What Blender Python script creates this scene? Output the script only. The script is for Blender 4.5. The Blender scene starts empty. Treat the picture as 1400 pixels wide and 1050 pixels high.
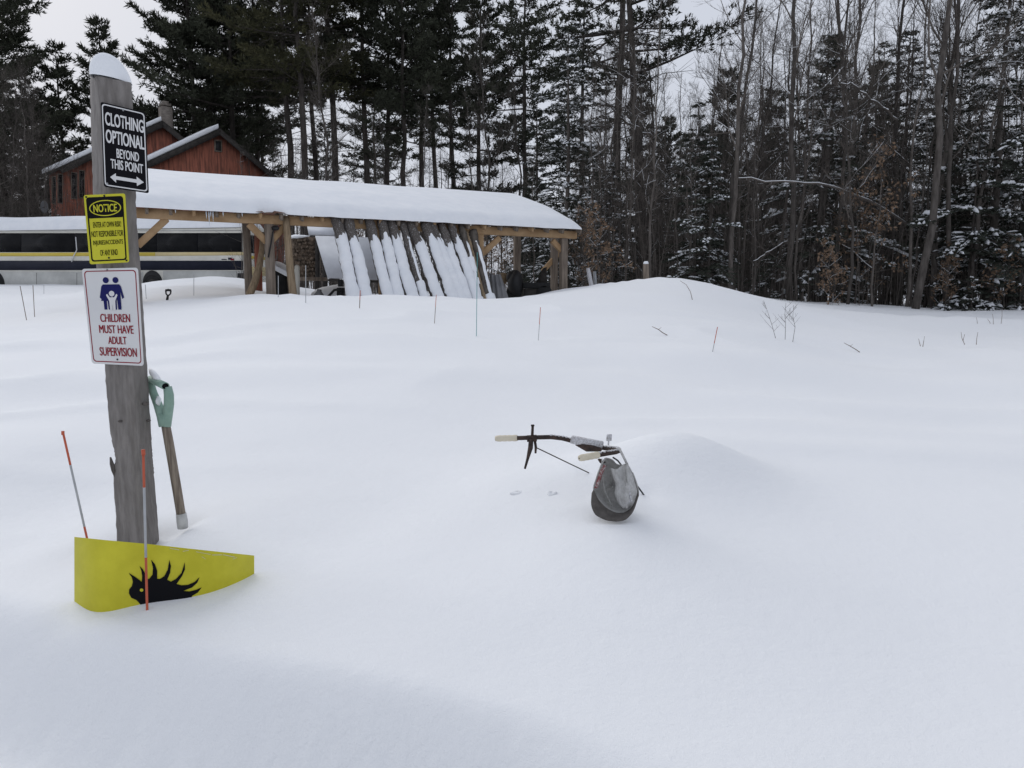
import bpy, math, random
import numpy as np
from mathutils import Vector, geometry as mgeo

# ------------------------------------------------------------------ camera, sky, sun, exposure
S = bpy.context.scene
COL = S.collection
HC = 1.25                                   # eye height above the snow at the post
F = 1040.0                                  # focal length in pixels of the 1400 px wide picture
TH = math.atan(125.0 / F)
cam_d = bpy.data.cameras.new("camera"); cam_d.sensor_width = 36; cam_d.lens = 36 * F / 1400
cam_d.clip_start = 0.05; cam_d.clip_end = 3000
cam = bpy.data.objects.new("camera", cam_d); COL.objects.link(cam)
cam.location = (0, 0, HC); cam.rotation_euler = (math.pi / 2 - TH, 0, 0)
S.camera = cam

SUN_EL, SUN_AZ = math.radians(32), math.radians(-36)
W = bpy.data.worlds.new("World"); S.world = W; W.use_nodes = True
nt = W.node_tree; nt.nodes.clear()
sky = nt.nodes.new("ShaderNodeTexSky"); sky.sky_type = 'NISHITA'; sky.sun_disc = False
sky.sun_elevation = SUN_EL; sky.sun_rotation = SUN_AZ
sky.air_density = 1.0; sky.dust_density = 4.0; sky.ozone_density = 1.0
geo = nt.nodes.new("ShaderNodeTexCoord")
no = nt.nodes.new("ShaderNodeTexNoise"); no.inputs['Scale'].default_value = 1.6; no.inputs['Detail'].default_value = 4
nt.links.new(geo.outputs['Generated'], no.inputs['Vector'])
rp = nt.nodes.new("ShaderNodeValToRGB")
rp.color_ramp.elements[0].position = .3; rp.color_ramp.elements[0].color = (4.95, 5.28, 6.05, 1)
rp.color_ramp.elements[1].position = .7; rp.color_ramp.elements[1].color = (5.6, 5.9, 6.6, 1)
nt.links.new(no.outputs['Fac'], rp.inputs['Fac'])
mx = nt.nodes.new("ShaderNodeMixRGB"); mx.inputs[0].default_value = 0.95
nt.links.new(sky.outputs[0], mx.inputs[1]); nt.links.new(rp.outputs[0], mx.inputs[2])
bg = nt.nodes.new("ShaderNodeBackground"); bg.inputs['Strength'].default_value = 0.10
nt.links.new(mx.outputs[0], bg.inputs['Color'])
wo = nt.nodes.new("ShaderNodeOutputWorld"); nt.links.new(bg.outputs[0], wo.inputs['Surface'])
sun_d = bpy.data.lights.new("sun", 'SUN'); sun_d.energy = 1.35; sun_d.angle = math.radians(50); sun_d.color = (1, .985, .965)
sun = bpy.data.objects.new("sun", sun_d); COL.objects.link(sun)
sun.rotation_euler = Vector((math.sin(SUN_AZ) * math.cos(SUN_EL), math.cos(SUN_AZ) * math.cos(SUN_EL), math.sin(SUN_EL))).to_track_quat('Z', 'Y').to_euler()
S.view_settings.view_transform = 'Standard'; S.view_settings.look = 'None'
S.view_settings.exposure = 0.22; S.view_settings.gamma = 1
S.cycles.max_bounces = 5; S.cycles.diffuse_bounces = 3; S.cycles.transparent_max_bounces = 4

# ------------------------------------------------------------------ pixel -> world helpers
def ray1(px, py):
    a = (px - 700) / F; b = (525 - py) / F
    yc = b * math.sin(TH) + math.cos(TH); zc = b * math.cos(TH) - math.sin(TH)
    return a / yc, zc / yc
def P(px, py, d):
    x, z = ray1(px, py)
    return np.array([x * d, d, HC + z * d])
def on(px, py, A, B):
    """point seen at a pixel on the upright plane over the ground line A-B"""
    x, z = ray1(px, py)
    dx, dy = B[0] - A[0], B[1] - A[1]
    t = (A[0] * dy - A[1] * dx) / (x * dy - dx)
    return np.array([x * t, t, HC + z * t])

# ------------------------------------------------------------------ mesh helpers
class MB:
    def __init__(s): s.V = []; s.Fc = []; s.n = 0
    def add(s, v, f):
        v = np.asarray(v, float).reshape(-1, 3)
        if isinstance(f, np.ndarray): s.Fc.append(f + s.n)
        else:
            by = {}
            for q in f: by.setdefault(len(q), []).append(q)
            for q in by.values(): s.Fc.append(np.array(q) + s.n)
        s.V.append(v); s.n += len(v)
    def grid(s, G, close_u=False, close_v=False):
        G = np.asarray(G, float); a, b = G.shape[:2]
        i = np.arange(a if close_u else a - 1); j = np.arange(b if close_v else b - 1)
        I, J = np.meshgrid(i, j, indexing='ij'); I2 = (I + 1) % a; J2 = (J + 1) % b
        f = np.stack([I * b + J, I2 * b + J, I2 * b + J2, I * b + J2], -1).reshape(-1, 4)
        s.add(G.reshape(-1, 3), f)
    def hexa(s, p):                      # 8 points: bottom loop 0-3, top loop 4-7
        s.add(p, [(3, 2, 1, 0), (4, 5, 6, 7), (0, 1, 5, 4), (1, 2, 6, 5), (2, 3, 7, 6), (3, 0, 4, 7)])
    def box(s, c, sz, rz=0):
        c = np.array(c, float); x, y, z = np.array(sz) / 2.
        R = np.array([[math.cos(rz), -math.sin(rz), 0], [math.sin(rz), math.cos(rz), 0], [0, 0, 1]])
        q = np.array([(-x, -y, -z), (x, -y, -z), (x, y, -z), (-x, y, -z), (-x, -y, z), (x, -y, z), (x, y, z), (-x, y, z)])
        s.hexa(q @ R.T + c)
    def beam(s, p0, p1, w, h, side=None):
        p0 = np.array(p0, float); p1 = np.array(p1, float); a = p1 - p0; a /= np.linalg.norm(a)
        if side is None: side = np.cross(a, (0, 0, 1) if abs(a[2]) < .95 else (1, 0, 0))
        side = np.array(side, float); side -= a * side.dot(a); side /= np.linalg.norm(side)
        up = np.cross(side, a)
        q = [p + side * i * w / 2 + up * j * h / 2 for p in (p0, p1) for i, j in ((-1, -1), (1, -1), (1, 1), (-1, 1))]
        s.hexa(q)
    def tube(s, pts, rad, sides=6, caps=True, squash=None):
        pts = np.asarray(pts, float); n = len(pts)
        rad = np.broadcast_to(np.asarray(rad, float), (n,))
        T = np.gradient(pts, axis=0); T /= np.linalg.norm(T, axis=1)[:, None] + 1e-12
        m = T.mean(0); ref = np.array((0, 0, 1.)) if abs(m[2]) < .8 * np.linalg.norm(m) + 1e-9 else np.array((1., 0, 0))
        A = np.cross(T, ref); A /= np.linalg.norm(A, axis=1)[:, None] + 1e-12; B = np.cross(A, T)
        th = np.linspace(0, 2 * math.pi, sides, endpoint=False)
        G = pts[:, None] + rad[:, None, None] * (np.cos(th)[None, :, None] * A[:, None] + np.sin(th)[None, :, None] * B[:, None] * (squash or 1))
        b0 = s.n
        s.grid(G, close_v=True)
        if caps:
            s.Fc.append(np.array([[b0 + k for k in range(sides)]]))
            s.Fc.append(np.array([[b0 + (n - 1) * sides + k for k in range(sides)][::-1]]))
    def prism(s, poly, off):             # polygon pulled along a vector
        poly = np.asarray(poly, float); n = len(poly); off = np.array(off, float)
        s.add(np.vstack([poly, poly + off]), [tuple(range(n))[::-1], tuple(range(n, 2 * n))] + [(i, (i + 1) % n, n + (i + 1) % n, n + i) for i in range(n)])
    def blob(s, c, r, seed=0, nu=10, nv=7, amp=.15, floor=None):
        rg = np.random.RandomState(seed); u = np.linspace(0, 2 * math.pi, nu, endpoint=False); v = np.linspace(.02, math.pi - .02, nv)
        U, V = np.meshgrid(u, v, indexing='ij')
        k = 1 + amp * (np.sin(2 * U + rg.rand() * 6) * np.sin(3 * V + rg.rand() * 6) + .6 * np.sin(3 * U + rg.rand() * 6) * np.sin(2 * V))
        X = np.stack([np.cos(U) * np.sin(V), np.sin(U) * np.sin(V), np.cos(V)], -1) * k[..., None] * np.array(r) + np.array(c)
        s.grid(X, close_u=True)
    def build(s, name, mat, parent=None, smooth=False, loc=None):
        V = np.vstack(s.V)
        base = np.zeros(3)
        if parent is not None: base = np.array(wloc(parent))
        elif loc is not None: base = np.array(loc, float)
        V = V - base
        me = bpy.data.meshes.new(name)
        me.vertices.add(len(V)); me.vertices.foreach_set('co', V.astype(np.float32).ravel())
        nl = sum(f.size for f in s.Fc); npoly = sum(len(f) for f in s.Fc)
        me.loops.add(nl); me.polygons.add(npoly)
        me.loops.foreach_set('vertex_index', np.concatenate([f.ravel() for f in s.Fc]).astype(np.int32))
        tot = np.concatenate([np.full(len(f), f.shape[1]) for f in s.Fc]).astype(np.int32)
        st = np.concatenate([[0], np.cumsum(tot)[:-1]]).astype(np.int32)
        me.polygons.foreach_set('loop_start', st); me.polygons.foreach_set('loop_total', tot)
        if smooth: me.polygons.foreach_set('use_smooth', np.ones(npoly, bool))
        me.update(calc_edges=True); me.validate()
        me.materials.append(mat)
        o = bpy.data.objects.new(name, me); COL.objects.link(o)
        if parent is not None: o.parent = parent
        elif loc is not None: o.location = loc
        return o
def wloc(o):
    v = Vector((0, 0, 0))
    while o is not None: v += o.location; o = o.parent
    return v
def tag(o, label=None, cat=None, group=None, kind=None):
    if label: o['label'] = label
    if cat: o['category'] = cat
    if group: o['group'] = group
    if kind: o['kind'] = kind
    return o
def thing(name, loc, label, cat, group=None):
    o = bpy.data.objects.new(name, None); o.empty_display_size = .2; COL.objects.link(o)
    o.location = [float(v) for v in loc]
    return tag(o, label, cat, group)
def copy_tree(o, parent=None):
    c = o.copy(); COL.objects.link(c); c.parent = parent
    for ch in [x for x in S.objects if x.parent == o] if parent is None else list(o.children):
        copy_tree(ch, c)
    return c
def bevel(o, w, seg=2):
    m = o.modifiers.new("bevel", 'BEVEL'); m.width = w; m.segments = seg; m.limit_method = 'ANGLE'; return o
def solid(o, t, off=0):
    m = o.modifiers.new("solid", 'SOLIDIFY'); m.thickness = t; m.offset = off; return o

# value noise
_rt = np.random.RandomState(7).rand(256, 256)
def vnoise(x, y):
    x = np.asarray(x, float); y = np.asarray(y, float)
    xi = np.floor(x).astype(int); yi = np.floor(y).astype(int); fx = x - xi; fy = y - yi
    fx = fx * fx * (3 - 2 * fx); fy = fy * fy * (3 - 2 * fy)
    g = lambda i, j: _rt[i & 255, j & 255]
    return (g(xi, yi) * (1 - fx) + g(xi + 1, yi) * fx) * (1 - fy) + (g(xi, yi + 1) * (1 - fx) + g(xi + 1, yi + 1) * fx) * fy - .5

# ------------------------------------------------------------------ materials
def mat(name, c1, c2=None, scale=6., stretch=(1, 1, 1), rough=.8, bump=0., bscale=None, lo=.35, hi=.65, metal=0., spec=.3, detail=6, objrand=0., coords='Object'):
    m = bpy.data.materials.new(name); m.use_nodes = True; t = m.node_tree; b = t.nodes['Principled BSDF']
    b.inputs['Roughness'].default_value = rough; b.inputs['Metallic'].default_value = metal
    b.inputs['Specular IOR Level'].default_value = spec
    tc = t.nodes.new("ShaderNodeTexCoord"); mp = t.nodes.new("ShaderNodeMapping"); mp.inputs['Scale'].default_value = stretch
    t.links.new(tc.outputs[coords], mp.inputs['Vector'])
    n = t.nodes.new("ShaderNodeTexNoise"); n.inputs['Scale'].default_value = scale; n.inputs['Detail'].default_value = detail; n.inputs['Roughness'].default_value = .6
    t.links.new(mp.outputs[0], n.inputs['Vector'])
    r = t.nodes.new("ShaderNodeValToRGB"); e = r.color_ramp.elements
    e[0].position = lo; e[1].position = hi; e[0].color = (*c1, 1); e[1].color = (*(c2 or c1), 1)
    t.links.new(n.outputs['Fac'], r.inputs['Fac'])
    out = r.outputs[0]
    if objrand:
        oi = t.nodes.new("ShaderNodeObjectInfo"); hs = t.nodes.new("ShaderNodeHueSaturation")
        mr = t.nodes.new("ShaderNodeMapRange"); mr.inputs['To Min'].default_value = 1 - objrand; mr.inputs['To Max'].default_value = 1 + objrand
        t.links.new(oi.outputs['Random'], mr.inputs['Value']); t.links.new(mr.outputs[0], hs.inputs['Value'])
        t.links.new(out, hs.inputs['Color']); out = hs.outputs[0]
    t.links.new(out, b.inputs['Base Color'])
    if bump:
        n2 = t.nodes.new("ShaderNodeTexNoise"); n2.inputs['Scale'].default_value = bscale or scale; n2.inputs['Detail'].default_value = 8
        t.links.new(mp.outputs[0], n2.inputs['Vector'])
        bp = t.nodes.new("ShaderNodeBump"); bp.inputs['Strength'].default_value = bump; bp.inputs['Distance'].default_value = .02
        t.links.new(n2.outputs['Fac'], bp.inputs['Height']); t.links.new(bp.outputs[0], b.inputs['Normal'])
    return m
def snow_mat(name, bump=.5, fine=260., rough=False):
    m = bpy.data.materials.new(name); m.use_nodes = True; t = m.node_tree; b = t.nodes['Principled BSDF']
    b.inputs['Base Color'].default_value = (.84, .85, .865, 1); b.inputs['Roughness'].default_value = .75
    b.inputs['Specular IOR Level'].default_value = .15
    tc = t.nodes.new("ShaderNodeTexCoord")
    prev = None
    for sc, st, di in ((2.2, .16, .06), (14., .16, .025), (60., .22, .008), (fine, bump, .004)):
        n = t.nodes.new("ShaderNodeTexNoise"); n.inputs['Scale'].default_value = sc; n.inputs['Detail'].default_value = 5
        t.links.new(tc.outputs['Object'], n.inputs['Vector'])
        bp = t.nodes.new("ShaderNodeBump"); bp.inputs['Strength'].default_value = st; bp.inputs['Distance'].default_value = di
        t.links.new(n.outputs['Fac'], bp.inputs['Height'])
        if prev: t.links.new(prev.outputs[0], bp.inputs['Normal'])
        prev = bp
    if rough:                                     # crusty grain where snow has slid or been thrown up
        at = t.nodes.new("ShaderNodeAttribute"); at.attribute_name = 'crust'
        for sc, di in ((16., .035), (34., .022), (75., .010)):
            n = t.nodes.new("ShaderNodeTexNoise"); n.inputs['Scale'].default_value = sc; n.inputs['Detail'].default_value = 4
            t.links.new(tc.outputs['Object'], n.inputs['Vector'])
            bp = t.nodes.new("ShaderNodeBump"); bp.inputs['Distance'].default_value = di
            t.links.new(at.outputs['Fac'], bp.inputs['Strength']); t.links.new(n.outputs['Fac'], bp.inputs['Height']); t.links.new(prev.outputs[0], bp.inputs['Normal']); prev = bp
    t.links.new(prev.outputs[0], b.inputs['Normal'])
    return m
M = {}
M['snow'] = snow_mat('snow', rough=True)
M['clump'] = mat('clump_snow', (.8, .82, .85), (.86, .87, .89), 3, rough=.8, bump=.3, bscale=9)
M['post'] = mat('weathered_post', (.155, .142, .133), (.235, .218, .207), 5, (7, 7, 1.4), .9, .35, 7)
M['post_cut'] = mat('rough_wood', (.08, .07, .065), (.16, .145, .135), 8, (8, 8, .8), .9, .6)
M['timber'] = mat('timber', (.30, .19, .10), (.43, .29, .165), 3, (1, 1, 1), .8, .3, 8)
M['timber_grey'] = mat('grey_timber', (.13, .105, .085), (.25, .205, .165), 4, (6, 6, .6), .9, .4)
M['bark'] = mat('bark', (.05, .042, .036), (.13, .115, .10), 5, (3, 3, .6), .95, .8, 6)
M['bark_dusted'] = mat('dusted_bark', (.10, .088, .08), (.6, .61, .63), 48, (1, 1, .5), .95, .8, 8, lo=.56, hi=.78)
M['bark_tan'] = mat('tan_pole', (.2, .145, .09), (.33, .25, .165), 5, (6, 6, .6), .9, .5)
M['pine_bark'] = mat('pine_bark', (.034, .029, .026), (.075, .065, .057), 3, (3, 3, .5), .95, objrand=.25)
M['grey_bark'] = mat('grey_bark', (.05, .043, .038), (.12, .106, .095), 5, (2, 2, .5), .95, objrand=.4)
M['twig'] = mat('twig', (.065, .056, .049), (.13, .113, .10), 2, rough=.95, objrand=.3)
M['needle_dark'] = mat('dark_needles', (.028, .032, .022), (.062, .067, .045), .6, rough=.8, objrand=.3, spec=.2)
M['needle_olive'] = mat('olive_needles', (.034, .036, .019), (.076, .073, .036), .5, rough=.8, objrand=.25, spec=.2)
M['needle_fir'] = mat('fir_needles', (.026, .030, .023), (.058, .064, .05), .8, rough=.8, objrand=.25, spec=.2)
M['dead_leaf'] = mat('dead_leaves', (.14, .092, .06), (.25, .17, .112), 3, rough=.9, objrand=.2)
M['red_board'] = mat('red_boards', (.10, .046, .034), (.39, .135, .086), 2.6, (3.5, 3.5, .35), .85, .2, 6, lo=.3, hi=.62)
M['dark_trim'] = mat('dark_trim', (.025, .022, .02), (.05, .045, .04), 5, rough=.8)
M['brick'] = mat('chimney_block', (.14, .12, .105), (.26, .23, .20), 4, (1, 1, 5), .9, .3)
M['glass'] = mat('dark_glass', (.008, .008, .009), rough=.2, spec=.2)
M['bus_glass'] = mat('bus_glass', (.004, .004, .005), (.012, .012, .013), 1.2, rough=.25, spec=.12)
M['bus_white'] = mat('bus_white', (.64, .62, .55), (.76, .74, .67), 1.2, rough=.5)
M['bus_skirt'] = mat('bus_skirt', (.42, .42, .40), (.54, .54, .51), 1.5, rough=.5)
M['bus_yellow'] = mat('bus_yellow', (.62, .47, .07), (.66, .51, .10), 2, rough=.5)
M['bus_cream'] = mat('bus_cream', (.62, .50, .26), (.68, .56, .32), 2, rough=.5)
M['bus_navy'] = mat('bus_navy', (.011, .013, .024), (.018, .020, .034), 2, rough=.5, spec=.15)
M['rubber'] = mat('rubber', (.012, .012, .012), (.022, .022, .022), 5, rough=.85)
M['black'] = mat('black_paint', (.012, .012, .013), (.02, .02, .021), 4, rough=.55)
M['black_flat'] = mat('black_print', (.008, .008, .010), rough=.8, spec=.08)
M['white'] = mat('sign_white', (.62, .62, .63), (.68, .68, .68), 3, rough=.45)
M['white_print'] = mat('white_print', (.66, .66, .66), rough=.6)
M['sign_yellow'] = mat('sign_yellow', (.50, .47, .02), (.56, .53, .03), 3, rough=.45)
M['red_print'] = mat('red_print', (.25, .014, .025), rough=.8, spec=.1)
M['navy_print'] = mat('navy_print', (.016, .018, .10), rough=.8, spec=.1)
M['panel_yellow'] = mat('panel_yellow', (.50, .455, .018), (.60, .55, .03), 7, rough=.45, bump=.05, bscale=60)
M['metal'] = mat('grey_metal', (.25, .26, .27), (.33, .34, .35), 9, rough=.45, metal=.5)
M['silver'] = mat('silver_rod', (.35, .36, .37), (.45, .46, .47), 9, rough=.4)
M['orange'] = mat('orange_tip', (.46, .095, .05), (.54, .12, .06), 12, rough=.5)
M['teal'] = mat('teal_rod', (.05, .25, .25), (.08, .33, .32), 9, rough=.5)
M['green_grip'] = mat('green_grip', (.21, .32, .265), (.29, .41, .35), 12, rough=.6)
M['shaft'] = mat('shaft_wood', (.14, .112, .09), (.28, .235, .19), 6, (14, 14, .9), .9, .5)
M['collar'] = mat('pale_collar', (.42, .42, .41), (.56, .56, .55), 20, rough=.8)
M['rust'] = mat('rusty_steel', (.022, .017, .015), (.07, .045, .035), 40, rough=.75, bump=.3)
M['ivory'] = mat('ivory_grip', (.56, .50, .38), (.66, .60, .48), 25, rough=.5)
M['frost'] = mat('frost', (.42, .40, .40), (.74, .75, .78), 110, rough=.8, bump=.6, bscale=150)
M['cap_grey'] = mat('cap_cloth', (.52, .515, .50), (.68, .675, .665), 60, rough=.95, bump=.35, bscale=300)
M['cap_seam'] = mat('cap_seam', (.30, .295, .285), (.42, .415, .40), 90, rough=.95)
M['cap_brim'] = mat('brim_cloth', (.075, .068, .063), (.11, .10, .093), 40, rough=.95, bump=.25, bscale=400)
M['cap_red'] = mat('red_thread', (.20, .06, .06), (.46, .43, .42), 90, rough=.9, lo=.45, hi=.62, bump=.4)
M['tarp'] = mat('grey_tarp', (.10, .10, .105), (.2, .2, .205), 3, (1, 1, .4), .7, .4)
M['roof_metal'] = mat('roof_metal', (.10, .05, .035), (.2, .11, .07), 4, rough=.7)
M['grass_stem'] = mat('dry_stem', (.14, .10, .075), (.22, .16, .12), 9, rough=.9)
M['woodpile'] = mat('split_wood', (.05, .04, .032), (.2, .15, .11), 9, rough=.9, bump=.6)
M['dish'] = mat('dish_grey', (.09, .09, .095), (.13, .13, .135), 4, rough=.6)
M['ice'] = mat('ice', (.55, .6, .66), (.65, .69, .74), 9, rough=.15, spec=.5)
M['scuff'] = mat('scuff', (.55, .55, .42), (.62, .62, .52), 200, rough=.8)
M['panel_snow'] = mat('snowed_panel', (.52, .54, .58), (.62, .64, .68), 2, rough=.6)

def thin_cloth(m, f):
    t = m.node_tree; b = t.nodes['Principled BSDF']; o = [n for n in t.nodes if n.type == 'OUTPUT_MATERIAL'][0]
    tr = t.nodes.new("ShaderNodeBsdfTranslucent"); mxs = t.nodes.new("ShaderNodeMixShader"); mxs.inputs[0].default_value = f
    for l in list(b.inputs['Base Color'].links): t.links.new(l.from_socket, tr.inputs['Color'])
    t.links.new(b.outputs[0], mxs.inputs[1]); t.links.new(tr.outputs[0], mxs.inputs[2]); t.links.new(mxs.outputs[0], o.inputs['Surface'])
thin_cloth(M['cap_grey'], .28)
# ------------------------------------------------------------------ ground
CP = [  # (px, py, distance) of points of the snow surface seen in the picture
 (0,1050,2.05),(350,1050,1.98),(700,1050,2.0),(1050,1050,2.0),(1400,1050,2.05),
 (0,900,2.68),(350,900,2.62),(700,900,2.58),(1050,900,2.58),(1400,900,2.65),
 (102,824,3.05),(120,829,3.02),(138,831,3.01),(201,824,3.04),(263,818,3.10),(313,804,3.22),(347,788,3.37),
 (500,790,3.28),(188,744,3.88),(222,735,3.95),(250,715,3.98),(80,738,3.85),(0,742,3.85),
 (700,820,2.98),(700,735,3.58),(840,716,3.55),(840,765,3.22),(1050,735,3.62),(1400,735,3.72),
 (700,665,4.25),(1000,650,4.6),(1400,650,4.8),(1400,577,6.6),(1400,530,8.3),(1400,480,12),(1400,445,17),(1400,425,21),
 (1200,640,4.9),(1200,560,7.0),(1200,500,10.2),(1200,460,14),(1200,435,18),(1200,422,20.3),
 (1050,577,6.2),(1050,503,8.8),(1050,462,11.6),(1050,430,15.5),(1050,411,18.3),(990,392,17.8),
 (930,380,17),(930,403,15.3),(880,384,16.9),(830,390,16.5),(930,450,11),(800,401,15.5),(850,420,13.3),
 (700,577,6.1),(700,503,8.2),(700,458,10.2),(700,428,12.5),(700,406,14.8),(550,405,14.5),(420,404,14.3),(350,404,14.2),
 (350,430,12.2),(350,460,10),(350,503,8),(350,577,6),(350,650,4.85),(500,700,4.2),
 (250,430,13),(250,406,16.5),(290,377,25),(230,389,22.5),(200,393,20.5),(325,386,23),(338,394,20),(270,398,18.5),(315,399,18),(300,388,21),(345,403,16.8),(225,399,18.3),
 (0,650,5),(0,577,6.2),(0,503,8.6),(0,450,13),(0,420,19),(0,400,27),(0,390,33),(120,420,18),(120,400,26),(120,390,33),(130,577,6.2),(150,480,9.6)]
CQ = [  # (px, distance, height) out of sight: behind the crest, under the trees
 (200,34,1.55),(340,34,1.35),(445,17.6,.98),(560,17.5,.95),(650,18,.95),(770,20.5,1.27),(450,24,.95),(700,24,.9),(500,34,1.2),(700,40,.8),(700,80,.3),
 (1000,23,1.15),(1000,30,.9),(1200,26,.8),(1400,28,.7),(1100,60,.5),(1500,60,.3),(0,45,1.8),(200,45,1.8),(100,90,2.),(700,200,-2),(0,200,1.),(1400,200,-2)]
_pts = []
for px, py, d in CP:
    p = P(px, py, d); _pts.append((math.atan2(p[0], p[1]), math.log(math.hypot(p[0], p[1])), p[2]))
for px, d, z in CQ:
    x = (px - 700) / F * d; _pts.append((math.atan2(x, d), math.log(math.hypot(x, d)), z))
for u in (-1.3, -.95, .95, 1.3):
    for r, z in ((.9, -.02), (4, .0), (9, .25), (20, .6), (60, .8), (200, .5)): _pts.append((u, math.log(r), z + (.5 if u < 0 and r > 15 else 0)))
for u in (-.5, 0, .5): _pts.append((u, math.log(.9), -.03))
_pts = np.array(_pts)
def _tps(r2): return np.where(r2 > 1e-12, r2 * np.log(r2 + 1e-12) * .5, 0)
_n = len(_pts); _c = _pts[:, :2]
_K = _tps(((_c[:, None] - _c[None]) ** 2).sum(-1)) + np.eye(_n) * 4e-4
_Pm = np.hstack([np.ones((_n, 1)), _c]); _A = np.block([[_K, _Pm], [_Pm.T, np.zeros((3, 3))]])
_sol = np.linalg.solve(_A, np.concatenate([_pts[:, 2], np.zeros(3)]))
BUMPS = []                                  # (x, y, height, sx, sy, angle)
def bump_at(px, py, d, h, sx, sy, ang=0):
    p = P(px, py, d); BUMPS.append((p[0], p[1], h, sx, sy, ang))
bump_at(930, 618, 4.65, .23, .36, .30, .25)
bump_at(930, 384, 16.6, -.075, 1.3, 1.0)      # the bicycle buried under the snow
bump_at(850, 640, 4.3, .05, .5, .3)
bump_at(1130, 500, 8.6, 0.095, 1.7, .35, -.16)
bump_at(1000, 487, 9.2, 0.095, .8, .4)
bump_at(1330, 560, 6.9, 0.095, 1.5, .25, -.12)
bump_at(1250, 590, 5.9, 0.057, 1.3, .22, -.1)
bump_at(1300, 440, 17, 0.190, 3.0, .8)
bump_at(1090, 455, 12.2, 0.095, 1.2, .4)
bump_at(560, 520, 7.8, 0.057, 1.2, .3)
bump_at(420, 470, 9.6, 0.076, 1.1, .4, .1)
bump_at(150, 520, 7.6, 0.095, 1.3, .35, .15)
bump_at(30, 590, 5.6, .06, .6, .5)
bump_at(60, 470, 11, .06, 1.4, .5)
bump_at(15, 690, 4.3, -.09, .45, 1.0)
bump_at(1210, 615, 5.4, .05, 1.6, .2, -.08)
bump_at(250, 714, 4.0, -.03, .055, .05)         # hollows melted round things in the snow
bump_at(845, 716, 3.56, -.022, .10, .07)
bump_at(200, 745, 3.9, -.03, .15, .12)
bump_at(886, 686, 3.95, -.02, .05, .05)
bump_at(802, 645, 4.25, -.015, .04, .04)
bump_at(110, 832, 2.98, -.02, .12, .06)
def bank(x, y):
    s_ = (y - 2.625) + .27 * (x + .9) + .12 * np.clip(x + .9, -2, 2) * np.abs(np.clip(x + .9, -2, 2))   # runs off to the lower right
    k = np.clip((-s_ + .03) / .42, 0, 1) * np.clip((.9 - x) / .9, 0, 1)
    return k * k * (3 - 2 * k)
def crust(x, y):
    c = P(985, 645, 4.45); e = ((x - c[0]) / .42) ** 2 + ((y - c[1]) / .3) ** 2
    b = bank(x, y); b = np.clip(b * 2.2, 0, 1) * (.55 + .9 * (vnoise(x * 1.7 + 3, y * 2.1) + .25))
    return np.clip(.015 + .24 * np.clip(b, 0, 1) * np.clip((x + 2.1) / .9, .15, 1) + .14 * np.exp(-.5 * np.minimum(e, 60)) + .05 * np.clip(vnoise(x * .6, y * .8), 0, 1), 0, 1)
def ground(x, y):
    x = np.asarray(x, float); y = np.asarray(y, float); shp = np.broadcast(x, y).shape
    x = np.broadcast_to(x, shp).ravel(); y = np.broadcast_to(y, shp).ravel()
    u = np.clip(np.arctan2(x, y), -1.3, 1.3); l = np.clip(np.log(np.hypot(x, y) + 1e-9), math.log(.9), math.log(220))
    z = np.empty(len(x))
    for i in range(0, len(x), 20000):
        q = np.stack([u[i:i + 20000], l[i:i + 20000]], -1)
        k = _tps(((q[:, None] - _c[None]) ** 2).sum(-1))
        z[i:i + 20000] = k @ _sol[:_n] + _sol[_n] + q @ _sol[_n + 1:]
    for bx, by, h, sx, sy, a in BUMPS:
        dx, dy = x - bx, y - by; ca, sa = math.cos(a), math.sin(a)
        e = ((dx * ca + dy * sa) / sx) ** 2 + ((-dx * sa + dy * ca) / sy) ** 2
        z += h * np.exp(-.5 * np.minimum(e, 60))
    r = np.hypot(x, y)
    far = np.clip((r - 3.6) / 4, 0, 1.6)
    z += .022 * vnoise(x * .9, y * 1.3) * np.clip(r / 6, .3, 2) + .010 * vnoise(x * 2.3 + 9, y * 3.1)
    rd = 1 - np.abs(2 * vnoise(x * .33 + 5 + .25 * y, y * .85 + .6 * vnoise(x * .6, y * .6)))
    z += far * (.12 * np.clip(rd - .55, 0, 1) ** 1.5 - .025)
    # the bank of the ploughed drive, lower left of the picture
    k = bank(x, y)
    z -= .36 * k
    z += k * (.020 * vnoise(x * 11, y * 11) + .018 * vnoise(x * 25, y * 25) + .010 * vnoise(x * 55, y * 55))
    return z.reshape(shp)
def gz(x, y): return float(ground(np.array([x]), np.array([y]))[0])
_c0 = P(838, 713, 3.53); BUMPS.append((_c0[0], _c0[1], float(_c0[2] - .012 - gz(_c0[0], _c0[1])), .22, .2, 0))   # the snow reaches the cap
def sgrid(n, a, b, k):
    t = np.linspace(math.asinh(a * k), math.asinh(b * k), n); return np.sinh(t) / k
gx = sgrid(760, -320, 320, 2.2); gy = sgrid(760, -40, 420, 1.6)
print('cap gap', _c0[2] - gz(_c0[0], _c0[1]), BUMPS[-1][2])
GX, GY = np.meshgrid(gx, gy, indexing='ij')
mb = MB(); mb.grid(np.stack([GX, GY, ground(GX, GY)], -1))
go = mb.build('snow_ground', M['snow'], smooth=True); tag(go, 'smooth deep snow field rising to a low crest', None, None, 'structure')
go.data.attributes.new('crust', 'FLOAT', 'POINT').data.foreach_set('value', crust(GX, GY).astype(np.float32).ravel())

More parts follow.
